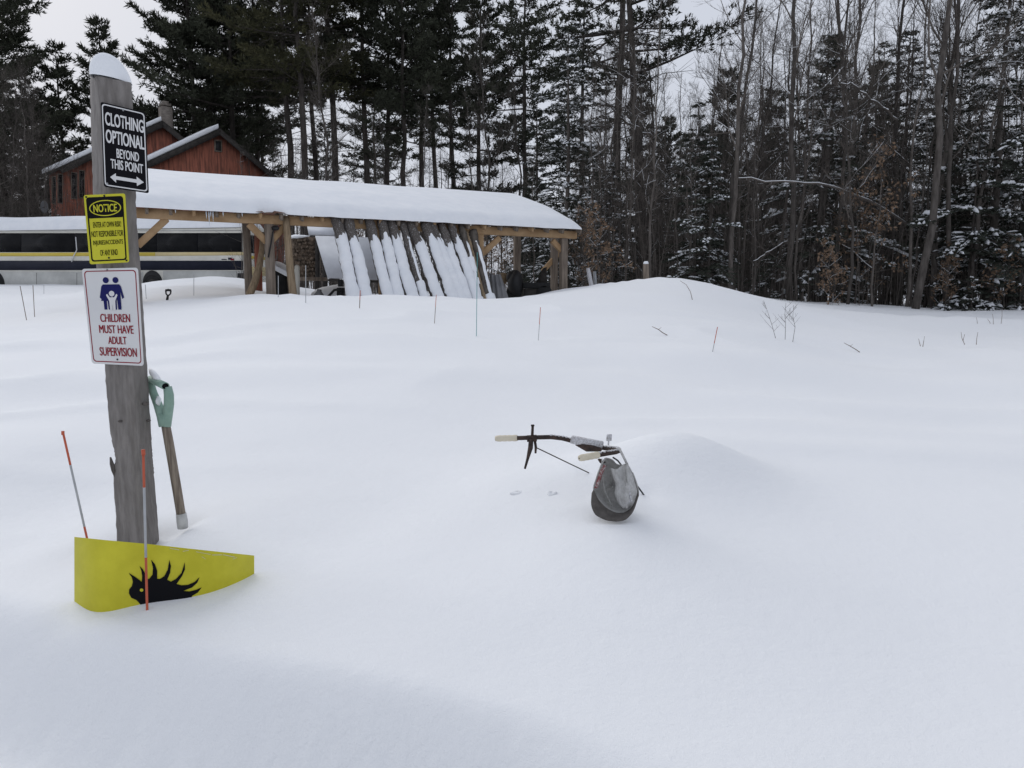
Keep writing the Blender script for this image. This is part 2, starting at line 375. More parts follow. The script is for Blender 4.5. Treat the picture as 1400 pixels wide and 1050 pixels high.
# ------------------------------------------------------------------ wooden post with signs
def interp(tab, y): return [float(np.interp(y, [r[0] for r in tab], [r[k] for r in tab])) for k in range(1, len(tab[0]))]
PT = [  # py: left edge, corner, right edge, extra depth of left and right edges
 (104, 123, 135, 180, .15, .05), (112, 122, 135, 181, .15, .05), (200, 124, 142, 185, .14, .06), (300, 127, 153, 188.5, .11, .09), (380, 130.5, 163, 195, .09, .11),
 (507, 142, 180, 203, .07, .13), (560, 146, 183, 206, .06, .14), (590, 149, 185, 208, .06, .14), (607, 152, 186, 209, .06, .14), (615, 154.5, 186.5, 209.6, .06, .14),
 (628, 156.5, 187, 210.5, .06, .14), (640, 153.5, 188, 211.5, .06, .14), (660, 154, 191, 213, .06, .15), (700, 156.5, 197, 216, .06, .15), (745, 158.5, 202, 219, .06, .15), (800, 161, 206, 222, .06, .15)]
post_base = P(190, 748, 3.95)
post = thing('wooden_post', post_base, 'rough weathered grey wooden post with a rounded cap of snow, carrying three signs', 'post')
G = []; rg = np.random.RandomState(3)
ys = np.concatenate([np.linspace(104, 600, 70), np.linspace(603, 650, 24), np.linspace(655, 800, 24)])
for y in ys:
    L, C, R, dl, dr = interp(PT, y)
    jl, jc, jr = (rg.randn(3) * .3)
    pl = P(L + jl, y, 3.85 + dl); pc = P(C + jc * .5, y, 3.85); pr = P(R + jr, y + 9 * max(0, 1 - (y - 104) / 40), 3.85 + dr)
    pb = pl + pr - pc
    ring = []
    for a, b in ((pl, pc), (pc, pr), (pr, pb), (pb, pl)):
        for t in (.06, .3, .5, .7, .94):
            q = a * (1 - t) + b * t
            if t in (.3, .5, .7): q = q + rg.randn(3) * .0011
            ring.append(q)
    G.append(ring)
mb = MB(); mb.grid(np.array(G), close_v=True)
mb.add(np.array(G[0]), [tuple(range(20))])
mb.build('shaft', M['post'], post)
mb = MB()                                   # splinter standing off the notch
mb.tube([P(151, 625, 3.905), P(153, 634, 3.905), P(155.5, 643, 3.905), P(157, 652, 3.91)], [.004, .011, .012, .004], 5)
mb.build('splinter', M['post_cut'], post)
mb = MB()                                   # knots on both faces
for px, py, d, r in ((164, 576, 3.872, .012), (199, 552, 3.91, .02), (203, 575, 3.93, .014)):
    c = P(px, py, d); mb.blob(c, (r, .006, r * .5), 3, 10, 7, .1)
mb.build('knot', M['post_cut'], post, smooth=True)
def dome(mbx, base_l, base_r, depth, hgt, skew=0):
    bl = np.array(base_l); br = np.array(base_r); c = (bl + br) / 2; r = np.linalg.norm(br - bl) / 2
    ax = (br - bl) / (2 * r); G = []
    for i, v in enumerate(np.linspace(0, math.pi / 2 - .02, 10)):
        ring = []
        for u in np.linspace(0, 2 * math.pi, 28, endpoint=False):
            k = 1 + .04 * math.sin(3 * u + 1) + .025 * math.sin(5 * u + v * 3)
            rr = math.cos(v) ** .9 * k
            ring.append(c + ax * math.cos(u) * r * rr + np.array((0, 1, 0)) * math.sin(u) * depth * rr + np.array((skew * math.sin(v), 0, hgt * math.sin(v) ** 1.1)))
        G.append(ring)
    mbx.grid(np.array(G), close_v=True); mbx.add(np.array(G[-1]), [tuple(range(28))])
mb = MB(); dome(mb, P(126.5, 106.5, 3.93), P(176.5, 113.5, 3.95), .098, .128, -.012)
mb.build('snow_cap', M['clump'], post, smooth=True)

FONT_CACHE = {}
def text2d(s, off=.012):
    if s in FONT_CACHE: return FONT_CACHE[s]
    c = bpy.data.curves.new('lettering', 'FONT'); c.body = s; c.offset = off * .6; c.resolution_u = 4; c.fill_mode = 'FRONT'
    o = bpy.data.objects.new('lettering', c); COL.objects.link(o)
    dg = bpy.context.evaluated_depsgraph_get(); me = o.evaluated_get(dg).to_mesh()
    v = np.array([q.co[:2] for q in me.vertices]); f = [tuple(q.vertices) for q in me.polygons]
    o.to_mesh_clear(); bpy.data.objects.remove(o); bpy.data.curves.remove(c)
    lo, hi = v.min(0), v.max(0); v = (v - lo) / (hi - lo); v[:, 1] = 1 - v[:, 1]
    FONT_CACHE[s] = (v, f); return v, f
class Sign:
    """thin metal plate through four seen corners; (u right, v down) in 0..1"""
    def __init__(s, name, corners, label, bulge=0.):
        s.c = [P(*c) for c in corners]; s.bulge = bulge
        cen = sum(s.c) / 4; s.t = thing(name, cen, label, 'sign')
        n = np.cross(s.c[1] - s.c[0], s.c[3] - s.c[0]); n /= np.linalg.norm(n)
        if n[1] > 0: n = -n
        s.n = n
    def at(s, u, v, off=0.):
        u = np.asarray(u, float)[..., None]; v = np.asarray(v, float)[..., None]
        p = s.c[0] * (1 - u) * (1 - v) + s.c[1] * u * (1 - v) + s.c[2] * u * v + s.c[3] * (1 - u) * v
        return p + s.n * (off + s.bulge * (u - .5) ** 2 * 4)
    def rrect(s, u0, v0, u1, v1, r, n=5):
        asp = np.linalg.norm(s.c[3] - s.c[0]) / np.linalg.norm(s.c[1] - s.c[0]); ru, rv = r, r / asp
        out = []
        for cu, cv, a0 in ((u1 - ru, v0 + rv, -90), (u1 - ru, v1 - rv, 0), (u0 + ru, v1 - rv, 90), (u0 + ru, v0 + rv, 180)):
            for k in range(n + 1):
                a = math.radians(a0 + 90 * k / n); out.append((cu + ru * math.cos(a), cv + rv * math.sin(a)))
        return np.array(out)
    def plate(s, name, poly, mt, o0=-.0015, o1=.0015):
        mb = MB(); poly = s.dense(poly); n = len(poly); cu, cv = poly.mean(0)
        a = s.at(poly[:, 0], poly[:, 1], o0); b = s.at(poly[:, 0], poly[:, 1], o1)
        rings = [poly * k + np.array((cu, cv)) * (1 - k) for k in (1, .66, .33)]
        G = np.array([s.at(r[:, 0], r[:, 1], o1) for r in rings]); Gb = np.array([s.at(r[:, 0], r[:, 1], o0) for r in rings])
        mb.grid(G, close_v=True); mb.add(np.vstack([G[-1], s.at(np.array([cu]), np.array([cv]), o1)]), [(i, (i + 1) % n, n) for i in range(n)])
        mb.grid(Gb[::-1], close_v=True); mb.add(np.vstack([Gb[-1], s.at(np.array([cu]), np.array([cv]), o0)]), [((i + 1) % n, i, n) for i in range(n)])
        mb.grid(np.array([a, b]), close_v=True)
        return mb.build(name, mt, s.t)
    def dense(s, poly, m=.05):
        out = []
        for i in range(len(poly)):
            a, b = poly[i], poly[(i + 1) % len(poly)]; k = max(1, int(np.linalg.norm(b - a) / m))
            for j in range(k): out.append(a + (b - a) * j / k)
        return np.array(out)
    def ring(s, name, outer, inner, mt, off):
        o, i = s.dense(outer), None
        mb = MB(); t = np.linspace(0, 1, 5)
        a = np.asarray(outer); b = np.asarray(inner)
        A = []; B = []
        for q in range(len(a)):
            a2, b2 = a[(q + 1) % len(a)], b[(q + 1) % len(a)]
            for k in np.linspace(0, 1, 6)[:-1]: A.append(a[q] * (1 - k) + a2 * k); B.append(b[q] * (1 - k) + b2 * k)
        A = np.array(A); B = np.array(B)
        mb.grid(np.array([s.at(A[:, 0], A[:, 1], off), s.at(B[:, 0], B[:, 1], off)]), close_v=True)
        return mb.build(name, mt, s.t)
    def text(s, txt, u0, v0, u1, v1, mt, off, fat=.012):
        v, f = text2d(txt, fat); mb = MB(); 
        for k_, du in enumerate((-.16, 0, .16)): mb.add(s.at(u0 + v[:, 0] * (u1 - u0) + du * (fat if fat else .022), v0 + v[:, 1] * (v1 - v0), off + .0001 * k_), f)
        return mb.build('lettering', mt, s.t)
    def poly(s, name, pts, mt, off):
        mb = MB(); pts = np.array(pts); mb.add(s.at(pts[:, 0], pts[:, 1], off), [tuple(range(len(pts)))]); return mb.build(name, mt, s.t)
    def screw(s, u, v, mt):
        c = s.at(np.array([u]), np.array([v]), .002)[0]; mb = MB(); mb.tube([c, c + s.n * .003], [.005, .004], 10); return mb.build('screw', mt, s.t)

# black sign
sg = Sign('black_sign', [(137.5, 139, 3.828), (199, 153.7, 3.876), (203.5, 264.4, 3.876), (142, 255.3, 3.828)],
          'black metal sign reading CLOTHING OPTIONAL BEYOND THIS POINT, uppermost on the wooden post')
sg.plate('panel', sg.rrect(0, 0, 1, 1, .05), M['black_flat'])
sg.ring('border', sg.rrect(.026, .017, .974, .983, .075), sg.rrect(.05, .031, .95, .969, .062), M['white_print'], .0022)
for txt, u0, v0, u1, v1, fat in (("CLOTHING", .09, .105, .945, .262, .022), ("OPTIONAL", .09, .308, .945, .468, .022), ("BEYOND", .315, .515, .81, .628, .018), ("THIS POINT", .175, .65, .895, .765, .018)):
    sg.text(txt, u0, v0, u1, v1, M['white_print'], .0025, fat)
sg.poly('arrow', [(.15, .872), (.28, .815), (.28, .85), (.74, .85), (.74, .815), (.90, .872), (.74, .93), (.74, .892), (.28, .892), (.28, .93)], M['white_print'], .0025)
sg.screw(.5, .04, M['metal']); sg.screw(.08, .955, M['metal'])
# yellow notice
sg = Sign('notice_sign', [(114.5, 266.8, 3.826), (171, 264.4, 3.826), (176.6, 358.6, 3.826), (123, 361.4, 3.826)],
          'yellow and black metal sign headed NOTICE, middle one on the wooden post')
sg.plate('panel', sg.rrect(0, 0, 1, 1, .05), M['sign_yellow'])
sg.ring('border', sg.rrect(.05, .035, .95, .965, .07), sg.rrect(.085, .055, .915, .945, .055), M['black_flat'], .0022)
sg.poly('header', sg.rrect(.082, .053, .918, .34, .02), M['black_flat'], .0024)
el = lambda ru, rv, n=40: np.array([(.5 + ru * math.cos(a), .198 + rv * math.sin(a)) for a in np.linspace(0, 2 * math.pi, n, endpoint=False)])
sg.ring('oval', el(.39, .115), el(.365, .102), M['sign_yellow'], .0027)
sg.text("NOTICE", .215, .142, .785, .255, M['sign_yellow'], .0028, .02)
for txt, u0, v0, u1, v1 in (("ENTER AT OWN RISK!", .17, .395, .86, .475), ("NOT RESPONSIBLE FOR", .11, .525, .90, .61), ("INJURIES/ACCIDENTS", .135, .66, .88, .745), ("OF ANY KIND", .29, .80, .73, .885)):
    sg.text(txt, u0, v0, u1, v1, M['black_flat'], .0025, .007)
for u, v in ((.5, .022), (.5, .92), (.06, .03), (.94, .97)): sg.screw(u, v, M['black'])
# white sign
sg = Sign('white_sign', [(112.5, 367.6, 3.868), (189, 365.9, 3.826), (197, 500.2, 3.826), (126.4, 497, 3.868)],
          'white metal sign reading CHILDREN MUST HAVE ADULT SUPERVISION, lowest on the wooden post', .003)
sg.plate('panel', sg.rrect(0, 0, 1, 1, .05), M['white'])
sg.ring('border', sg.rrect(.035, .022, .965, .978, .06), sg.rrect(.052, .032, .948, .968, .05), M['red_print'], .0022)
for txt, u0, v0, u1, v1 in (("CHILDREN", .25, .47, .80, .555), ("MUST HAVE", .21, .587, .85, .672), ("ADULT", .36, .705, .70, .785), ("SUPERVISION", .18, .82, .885, .91)):
    sg.text(txt, u0, v0, u1, v1, M['red_print'], .0035, .0)
def disc(cu, cv, r, n=20): return [(cu + r * math.cos(a), cv + r * .575 * math.sin(a)) for a in np.linspace(0, 2 * math.pi, n, endpoint=False)]
for cx_, dress in ((.41, True), (.585, False)):
    sg.poly('head', disc(cx_, .122, .054), M['navy_print'], .0035)
    k = -1 if dress else 1
    body = [(-.09, .165), (.06, .165), (.09, .185), (.135, .30), (.10, .315), (.072, .245), (.072, .425), (.012, .425), (.004, .32), (-.006, .32), (-.012, .425), (-.07, .425), (-.075, .3), (-.09, .25)]
    if dress: body = [(-.09, .165), (.06, .165), (.09, .185), (.135, .30), (.10, .312), (.075, .24), (.115, .335), (.072, .335), (.068, .425), (.014, .425), (.012, .335), (-.004, .335), (-.01, .425), (-.066, .425), (-.07, .335), (-.09, .25)]
    sg.poly('figure', [(cx_ + k * a, b) for a, b in body], M['navy_print'], .0035 if dress else .0037)
sg.poly('child_head', disc(.50, .26, .05), M['white'], .0046)
sg.poly('child_figure', [(.50 + a, b) for a, b in ((-.105, .275), (-.085, .262), (-.04, .298), (.04, .298), (.085, .262), (.105, .275), (.055, .335), (.05, .43), (.01, .43), (0, .37), (-.01, .43), (-.05, .43), (-.055, .335))], M['white'], .0046)
sg.screw(.5, .945, M['black']); sg.screw(.45, .015, M['metal'])

# ------------------------------------------------------------------ long-handled shovel leaning on the post
D = 3.97
sh = thing('snow_shovel', P(249, 715, D), 'green D grip shovel with a worn wooden shaft leaning on the wooden post', 'shovel')
mb = MB(); mb.tube([P(226.2, 579, D), P(231, 605, D), P(237, 640, D), P(243, 675, D), P(248, 706, D)], [.0225, .0235, .0235, .0235, .0235], 12)
mb.build('shaft', M['shaft'], sh, smooth=True)
mb = MB(); mb.tube([P(247.6, 702, D), P(249, 712, D), P(250, 722, D)], [.0265, .0285, .027], 12); mb.build('collar', M['collar'], sh, smooth=True)
mb = MB()
mb.tube([P(205.5, 518, D + .05), P(212, 521, D + .02), P(219, 524.5, D - .03), P(226.3, 528, D - .075)], [.019, .0195, .0195, .02], 12, caps=False, squash=.9)
mb.tube([P(205, 520, D + .05), P(209.5, 537, D + .05), P(215.5, 552, D + .03), P(221, 568, D), P(224.5, 582, D)], [.017, .019, .021, .024, .0265], 10)
mb.tube([P(229, 529, D - .05), P(231, 540, D - .05), P(231, 552, D - .035), P(229, 566, D), P(226.5, 582, D)], [.020, .023, .024, .025, .0265], 10)
mb.tube([P(223.5, 565, D), P(225.5, 574, D), P(226.5, 581, D)], [.0265, .0265, .0262], 12)
solid(mb.build('grip', M['green_grip'], sh, smooth=True), .003)
mb = MB(); c0 = P(226.0, 527.9, D - .071); mb.tube([c0, c0 + np.array((-.004, .004, .001))], [.0155, .0155], 12); mb.build('bore', M['black_flat'], sh)
mb = MB(); mb.tube([P(205, 505, D + .05), P(208, 509, D + .03), P(214, 516, D), P(220, 522, D - .02)], [.008, .016, .017, .006], 8); mb.blob(P(216.5, 548, D), (.012, .02, .025), 4)
mb.build('snow_clump', M['clump'], sh, smooth=True)

# ------------------------------------------------------------------ yellow curved panel with the porcupine
PX = [96, 102, 110, 120, 138, 201, 263, 313, 348]; PD = [3.16, 3.10, 3.055, 3.03, 3.02, 3.045, 3.115, 3.235, 3.39]
def pd_(px): return float(np.interp(px, PX, PD))
_pc = np.polyfit(PX[1:], PD[1:], 5)
def pd(px): return float(np.polyval(_pc, px))
def ptop(px): return float(np.interp(px, [101.6, 150, 201, 263, 347.8], [734, 739, 743.5, 750.5, 759.5]))
panel = thing('yellow_panel', P(200, 822, pd(200)), 'curved yellow plastic panel with a black porcupine emblem, half buried before the wooden post', 'sign')
G = []; 
for off in (0, .006):
    rows = []
    for px in np.linspace(101.6, 347.6, 60):
        col = []
        for py in np.linspace(0, 1, 24):
            y = ptop(px) + py * (905 - ptop(px)); lean = -.012 * py
            col.append(P(px, y, pd(px) + lean + off))
        rows.append(col)
    G.append(np.array(rows))
mb = MB(); mb.grid(G[0]); mb.grid(G[1][:, ::-1])
for sl in (np.s_[:, 0], np.s_[:, -1], np.s_[0, :], np.s_[-1, :]): mb.grid(np.array([G[0][sl], G[1][sl]]))
mb.build('sheet', M['panel_yellow'], panel, smooth=False)
def zp(x, y): return 60 + x / 2.7632, 480 + y / 2.7632
PORC = [(388,975),(372,965),(350,941),(330,932),(321,915),(322,900),(332,888),(336,872),(332,855),(320,838),(340,850),(357,862),(370,872),(371,850),(368,830),(361,811),(374,825),(384,842),(389,862),(398,860),(410,845),(412,820),(405,788),(420,806),(428,830),(428,860),(438,861),(455,850),(468,825),(474,789),(480,812),(477,837),(466,864),(480,871),(500,860),(520,838),(532,798),(533,825),(522,850),(501,880),(520,885),(545,883),(570,872),(588,854),(580,875),(560,893),(527,906),(550,908),(575,902),(597,892),(582,912),(560,925),(545,960),(450,975)]
def on_panel(px, py, off): return P(px, py, pd(px) - .012 * (py - ptop(px)) / (905 - ptop(px)) - off)
def emblem(pts, off, step=2.2):
    pts = [zp(*p) for p in pts]; n = len(pts)
    dense = []
    for i in range(n):
        a, b = np.array(pts[i]), np.array(pts[(i + 1) % n]); k = max(1, int(np.linalg.norm(b - a) / step))
        for j in range(k): dense.append(tuple(a + (b - a) * j / k))
    nb = len(dense)
    xs, ys_ = [p[0] for p in dense], [p[1] for p in dense]
    grid = [(x, y) for x in np.arange(min(xs) + 1, max(xs), step * 2) for y in np.arange(min(ys_) + 1, max(ys_), step * 2)]
    v, e, f, *_ = mgeo.delaunay_2d_cdt([Vector(p) for p in dense + grid], [(i, (i + 1) % nb) for i in range(nb)], [list(range(nb))], 1, 1e-5)
    mb = MB(); mb.add([on_panel(p[0], p[1], off) for p in v], [tuple(q) for q in f]); return mb
emblem(PORC, .0025).build('porcupine_emblem', M['black_flat'], panel)
rg = np.random.RandomState(8)
for px, dy, w, h, k in ((232, 2.2, 13, .7, .06), (250, 4.5, 8, .6, -.3), (268, 3, 20, .5, .08), (290, 5, 14, .7, -.12), (305, 3, 16, .8, .1), (276, 9, 5, .5, .5), (318, 8, 6, .5, -.5)):
    q = [on_panel(px + u * w, ptop(px + u * w) + dy + u * w * k + v * h, .002) for v in (0, 1) for u in np.linspace(0, 1, 6)]
    mb = MB(); mb.grid(np.array(q).reshape(2, 6, 3)); mb.build('scuff_mark', M['scuff'], panel)
emblem([(369 + 7 * math.cos(a), 903 + 6 * math.sin(a)) for a in np.linspace(0, 2 * math.pi, 14, endpoint=False)], .004, 1.5).build('eye', M['panel_yellow'], panel)

# ------------------------------------------------------------------ reflective driveway stakes
STAKES = 'driveway marker stakes standing in the snow'
def stake(top, bot, d, r, bands, label, sides=8, extra=.25, name='marker_stake'):
    a, b = P(top[0], top[1], d), P(bot[0], bot[1], d)
    t = thing(name, b, label, 'marker stake', STAKES)
    b2 = b + (b - a) / np.linalg.norm(b - a) * extra
    for t0, t1, mt, nm in bands:
        p, q = a + (b2 - a) * t0, a + (b2 - a) * t1
        mb = MB(); mb.tube([p, (p + q) / 2, q], r, sides); mb.build(nm, M[mt], t, smooth=True)
    return t, a
t, a = stake((195.8, 616), (201, 824), 2.985, .0052, [(.0, .17, 'orange', 'tip'), (.17, .50, 'silver', 'rod'), (.50, 1, 'orange', 'lower_sleeve')], 'orange and silver marker stake directly before the yellow panel and its emblem')
mb = MB(); mb.tube([a + np.array((0, 0, -.018)), a + np.array((0, 0, .004))], [.0075, .0075], 10); mb.build('cap', M['orange'], t, smooth=True)
t, a = stake((86, 590.5), (121, 745), 3.6, .0052, [(.0, .20, 'orange', 'tip'), (.20, .58, 'silver', 'rod'), (.58, 1, 'orange', 'lower_sleeve')], 'leaning orange and silver marker stake beside the wooden post, behind the yellow panel')
mb = MB(); mb.tube([a + np.array((-.001, 0, -.014)), a + np.array((0, 0, .004))], [.0072, .0072], 10); mb.build('cap', M['orange'], t, smooth=True)
for top, bot, d, cols, lab in (
    ((981, 447), (973, 487), 8.9, 'os', 'short orange tipped marker stake leaning in the open snow, nearest to the bare twiggy shrub'),
    ((739, 420), (736, 466), 9.8, 'os', 'orange tipped marker stake in the snow below the dark machine under the shed'),
    ((652.5, 345), (651.5, 455), 10.3, 't', 'tall thin teal marker stake standing before the end of the leaning logs'),
    ((596.5, 403), (594, 442), 11.3, 'o', 'thin pale orange marker stake in the snow before the middle of the leaning logs'),
    ((492.5, 397), (491.5, 424), 12.6, 'o', 'thin faded marker stake before the first leaning logs'),
    ((418, 363), (418, 417), 13.2, 's', 'thin silver marker stake before the firewood stack beside the tan log post'),
    ((265, 375), (265, 401), 17.5, 's', 'faint thin marker stake in the snow bank before the bus, near the small shovel handle'),
    ((380.5, 377), (380.5, 404), 14.4, 's', 'short silver rod standing beside the front timber post of the shed'),
    ((198.5, 389), (199.5, 402), 17.2, 's', 'stub of a grey marker stake peeping out beside the wooden post near the white sign'),
    ((27.5, 391), (36, 436), 15.2, 'f', 'tilted faint marker stake at the edge of the picture, before the bus'),
    ((45, 390), (47, 427), 16.3, 'f', 'upright faint marker stake second from the edge of the picture, before the bus'),
    ((60, 389), (60, 397), 26., 's', 'tiny stake tip under the bus skirt, before the luggage doors')):
    r = .0045 if d < 12 else .0065
    bands = {'os': [(0, .3, 'orange', 'tip'), (.3, 1, 'silver', 'rod')], 't': [(0, 1, 'teal', 'rod')], 'o': [(0, .25, 'orange', 'tip'), (.25, 1, 'grass_stem', 'rod')], 's': [(0, 1, 'silver', 'rod')], 'f': [(0, 1, 'grass_stem', 'rod')]}[cols]
    stake(top, bot, d, r, bands, lab, 6, .3)

# ------------------------------------------------------------------ bicycle handlebar sticking out of the snow
def zh(x, y, d): return P(640 + x / 4.6667, 550 + y / 4.6667, d)
bike = thing('bicycle', zh(860, 470, 3.85), 'rusty bicycle handlebar with ivory grips sticking out of the snow, its bicycle buried below', 'bicycle')
bar = [zh(300, 229, 3.93), zh(360, 227, 3.93), zh(440, 224, 3.93), (zh(530, 222, 3.94)), zh(600, 230, 3.96), zh(670, 248, 3.97), zh(740, 268, 3.97), zh(810, 284, 3.95), zh(880, 294, 3.91), zh(930, 298, 3.86), zh(955, 302, 3.80), zh(962, 310, 3.75), zh(940, 318, 3.70), zh(890, 326, 3.66), zh(815, 339, 3.60)]
mb = MB(); mb.tube(bar, .0118, 12); mb.build('handlebar', M['rust'], bike, smooth=True)
for a, b in (((173, 231, 3.95), (314, 228, 3.93)), ((709, 357, 3.55), (832, 335, 3.605))):
    p, q = zh(*a), zh(*b); mb = MB(); L = np.linspace(0, 1, 14)
    mb.tube([p + (q - p) * t for t in L], [.0125, .0158] + [.0165 + .0008 * math.sin(i * 2.2) for i in range(10)] + [.0172, .0155], 14)
    mb.build('grip', M['ivory'], bike, smooth=True)
    mb = MB(); n = (p - q) / np.linalg.norm(p - q); mb.tube([p + n * .0005, p + n * .0015], .0035, 8); mb.build('end_hole', M['black_flat'], bike)
for pts, rr in (([(402, 235, 3.92), (398, 290, 3.91), (380, 360, 3.90), (362, 425, 3.89)], [.022, .024, .014, .010]),
                ([(838, 365, 3.64), (850, 385, 3.66), (875, 380, 3.72), (905, 372, 3.78)], [.010, .009, .008, .006])):
    mb = MB(); mb.tube([zh(*p) for p in pts], rr, 8, squash=.55); mb.build('brake_lever', M['rust'], bike, smooth=True)
mb = MB(); mb.beam(zh(375, 232, 3.93), zh(438, 228, 3.93), .03, .03); mb.tube([zh(425, 240, 3.93), zh(432, 285, 3.92), zh(430, 325, 3.92)], [.008, .008, .006], 6); mb.build('lever_clamp', M['rust'], bike)
mb = MB(); mb.tube([zh(409, 222, 3.93), zh(412, 150, 3.93)], [.0075, .007], 8); mb.tube([zh(412, 152, 3.93), zh(412, 143, 3.93)], [.0095, .0095], 8); mb.build('mirror_stalk', M['rust'], bike)
mb = MB(); mb.tube([zh(432, 288, 3.92), zh(520, 330, 4.0), zh(640, 388, 4.12), zh(770, 450, 4.25)], .0032, 6); mb.build('brake_cable', M['rust'], bike)
mb = MB(); mb.tube([zh(925, 352, 3.76), zh(955, 372, 3.80), zh(1000, 430, 3.86), (zh(1070, 520, 3.93)), zh(1160, 645, 4.0)], .0042, 6); mb.build('brake_cable', M['black'], bike)
mb = MB(); mb.beam(zh(655, 236, 3.955), zh(862, 276, 3.925), .035, .042); bevel(mb.build('stem_cover', M['frost'], bike), .008)
mb = MB(); mb.tube([zh(690, 262, 3.95), zh(760, 290, 3.93), zh(850, 302, 3.90)], [.012, .022, .010], 8); mb.build('stem', M['rust'], bike, smooth=True)
mb = MB(); mb.beam(zh(894, 275, 3.87), zh(897, 245, 3.87), .008, .008); mb.hexa([zh(880, 246, 3.87), zh(915, 247, 3.865), zh(915, 247, 3.873), zh(880, 246, 3.878), zh(884, 205, 3.87), (zh(919, 203, 3.865)), zh(919, 203, 3.873), zh(884, 205, 3.878)]); bevel(mb.build('reflector', M['frost'], bike), .003)
mb = MB()                                    # rime along the top of the bar
for i in range(3, len(bar) - 1):
    for k in range(3):
        c = bar[i] + (bar[i + 1] - bar[i]) * k / 3; mb.blob(c + np.array((0, 0, .010)), (.011, .009, .0045), i * 3 + k, 8, 6, .3)
mb.build('frost', M['frost'], bike, smooth=True)

# cap hung on the right grip by its strap
def zc(x, y, d): return P(780 + x / 7., 580 + y / 7., d)
capt = thing('baseball_cap', zc(420, 900, 3.68), 'grey baseball cap hanging by its strap from the bicycle handlebar, brim down', 'cap')
rim = [(330, 330, 3.62), (285, 420, 3.62), (245, 530, 3.615), (222, 625, 3.61), (268, 720, 3.59), (340, 800, 3.58), (430, 848, 3.575), (520, 848, 3.58), (590, 795, 3.59), (630, 700, 3.61), (648, 640, 3.62), (625, 550, 3.635), (590, 460, 3.64), (545, 385, 3.645), (500, 395, 3.65), (440, 380, 3.66), (400, 340, 3.65)]
rimP = np.array([zc(*p) for p in rim])
def closed_smooth(pts, n):
    pts = np.asarray(pts); m = len(pts); out = []
    for t in np.linspace(0, m, n, endpoint=False):
        i = int(t); f = t - i; p0, p1, p2, p3 = (pts[(i + k) % m] for k in (-1, 0, 1, 2))
        out.append(.5 * ((2 * p1) + (-p0 + p2) * f + (2 * p0 - 5 * p1 + 4 * p2 - p3) * f * f + (-p0 + 3 * p1 - 3 * p2 + p3) * f ** 3))
    return np.array(out)
R0 = closed_smooth(rimP, 60); apex = zc(400, 600, 3.735); G = []
for k, s in enumerate(np.linspace(0, 1, 14)):
    w = math.cos(s * math.pi / 2) ** .7 if s < 1 else 0.02
    ring = apex + (R0 - apex) * w; cdep = R0[:, 1] + (apex[1] - R0[:, 1]) * math.sin(s * math.pi / 2)
    ring[:, 1] = cdep + .004 * np.sin(np.arange(60) / 60 * 2 * math.pi * 6 + s * 4) * s
    ring[:, 0] += .003 * np.sin(np.arange(60) * .7 + s * 9) * s * (1 - s) * 3
    G.append(ring)
mb = MB(); mb.grid(np.array(G), close_v=True)
# the back panels folded in over the opening
FL = [[(385, 420, 3.60), (440, 428, 3.595), (495, 400, 3.60), (545, 380, 3.625)],
      [(405, 490, 3.595), (450, 490, 3.575), (510, 480, 3.585), (590, 470, 3.625)],
      [(435, 580, 3.59), (480, 570, 3.565), (540, 560, 3.575), (618, 560, 3.615)],
      [(420, 660, 3.59), (480, 650, 3.56), (550, 650, 3.565), (640, 650, 3.605)],
      [(440, 730, 3.60), (490, 730, 3.565), (550, 735, 3.57), (622, 730, 3.60)],
      [(490, 800, 3.60), (520, 800, 3.575), (550, 800, 3.575), (588, 795, 3.592)]]
A = np.array([[zc(*p) for p in r] for r in FL])
def up2(A, n, m):
    a, b = A.shape[:2]; ui = np.linspace(0, a - 1, n); vi = np.linspace(0, b - 1, m)
    T = np.stack([np.stack([np.interp(ui, range(a), A[:, j, c]) for j in range(b)], 1) for c in range(3)], -1)
    return np.stack([np.stack([np.interp(vi, range(b), T[i, :, c]) for i in range(n)], 0) for c in range(3)], -1)
U = up2(A, 26, 18)
for _ in range(2): U[1:-1] = (U[:-2] + 2 * U[1:-1] + U[2:]) / 4; U[:, 1:-1] = (U[:, :-2] + 2 * U[:, 1:-1] + U[:, 2:]) / 4
I, J = np.meshgrid(np.arange(26), np.arange(18), indexing='ij'); U[..., 1] += .007 * np.sin(J * .75 + I * .16) + .004 * np.sin(I * .8 - J * .4); U[..., 1] -= .012 * np.exp(-((J - 3) / 2.2) ** 2)
mb.grid(U)
solid(mb.build('crown', M['cap_grey'], capt, smooth=True), .0025)
BR = []
inner = [(222, 622, 3.60), (262, 720, 3.585), (335, 802, 3.575), (430, 852, 3.57), (520, 850, 3.575), (590, 798, 3.585), (632, 705, 3.605), (650, 640, 3.615)]
outer = [(205, 660, 3.60), (193, 775, 3.565), (232, 870, 3.535), (340, 922, 3.52), (440, 934, 3.518), (530, 918, 3.525), (600, 845, 3.55), (652, 680, 3.612)]
for k in np.linspace(0, 1, 7):
    row = [zc(*[i_ * (1 - k) + o_ * k for i_, o_ in zip(a, b)]) for a, b in zip(inner, outer)]
    row = np.array(row); row[:, 1] -= .012 * math.sin(k * math.pi) * np.sin(np.linspace(0, math.pi, 8)); BR.append(row)
BR = np.array(BR); BR = up2(BR, 12, 36)
for _ in range(3): BR[:, 1:-1] = (BR[:, :-2] + 2 * BR[:, 1:-1] + BR[:, 2:]) / 4
mb = MB(); mb.grid(BR); solid(mb.build('brim', M['cap_brim'], capt, smooth=True), .004)
mb = MB(); pts = [(545, 392, 3.64), (515, 330, 3.66), (485, 270, 3.70), (462, 228, 3.745), (440, 245, 3.76)]
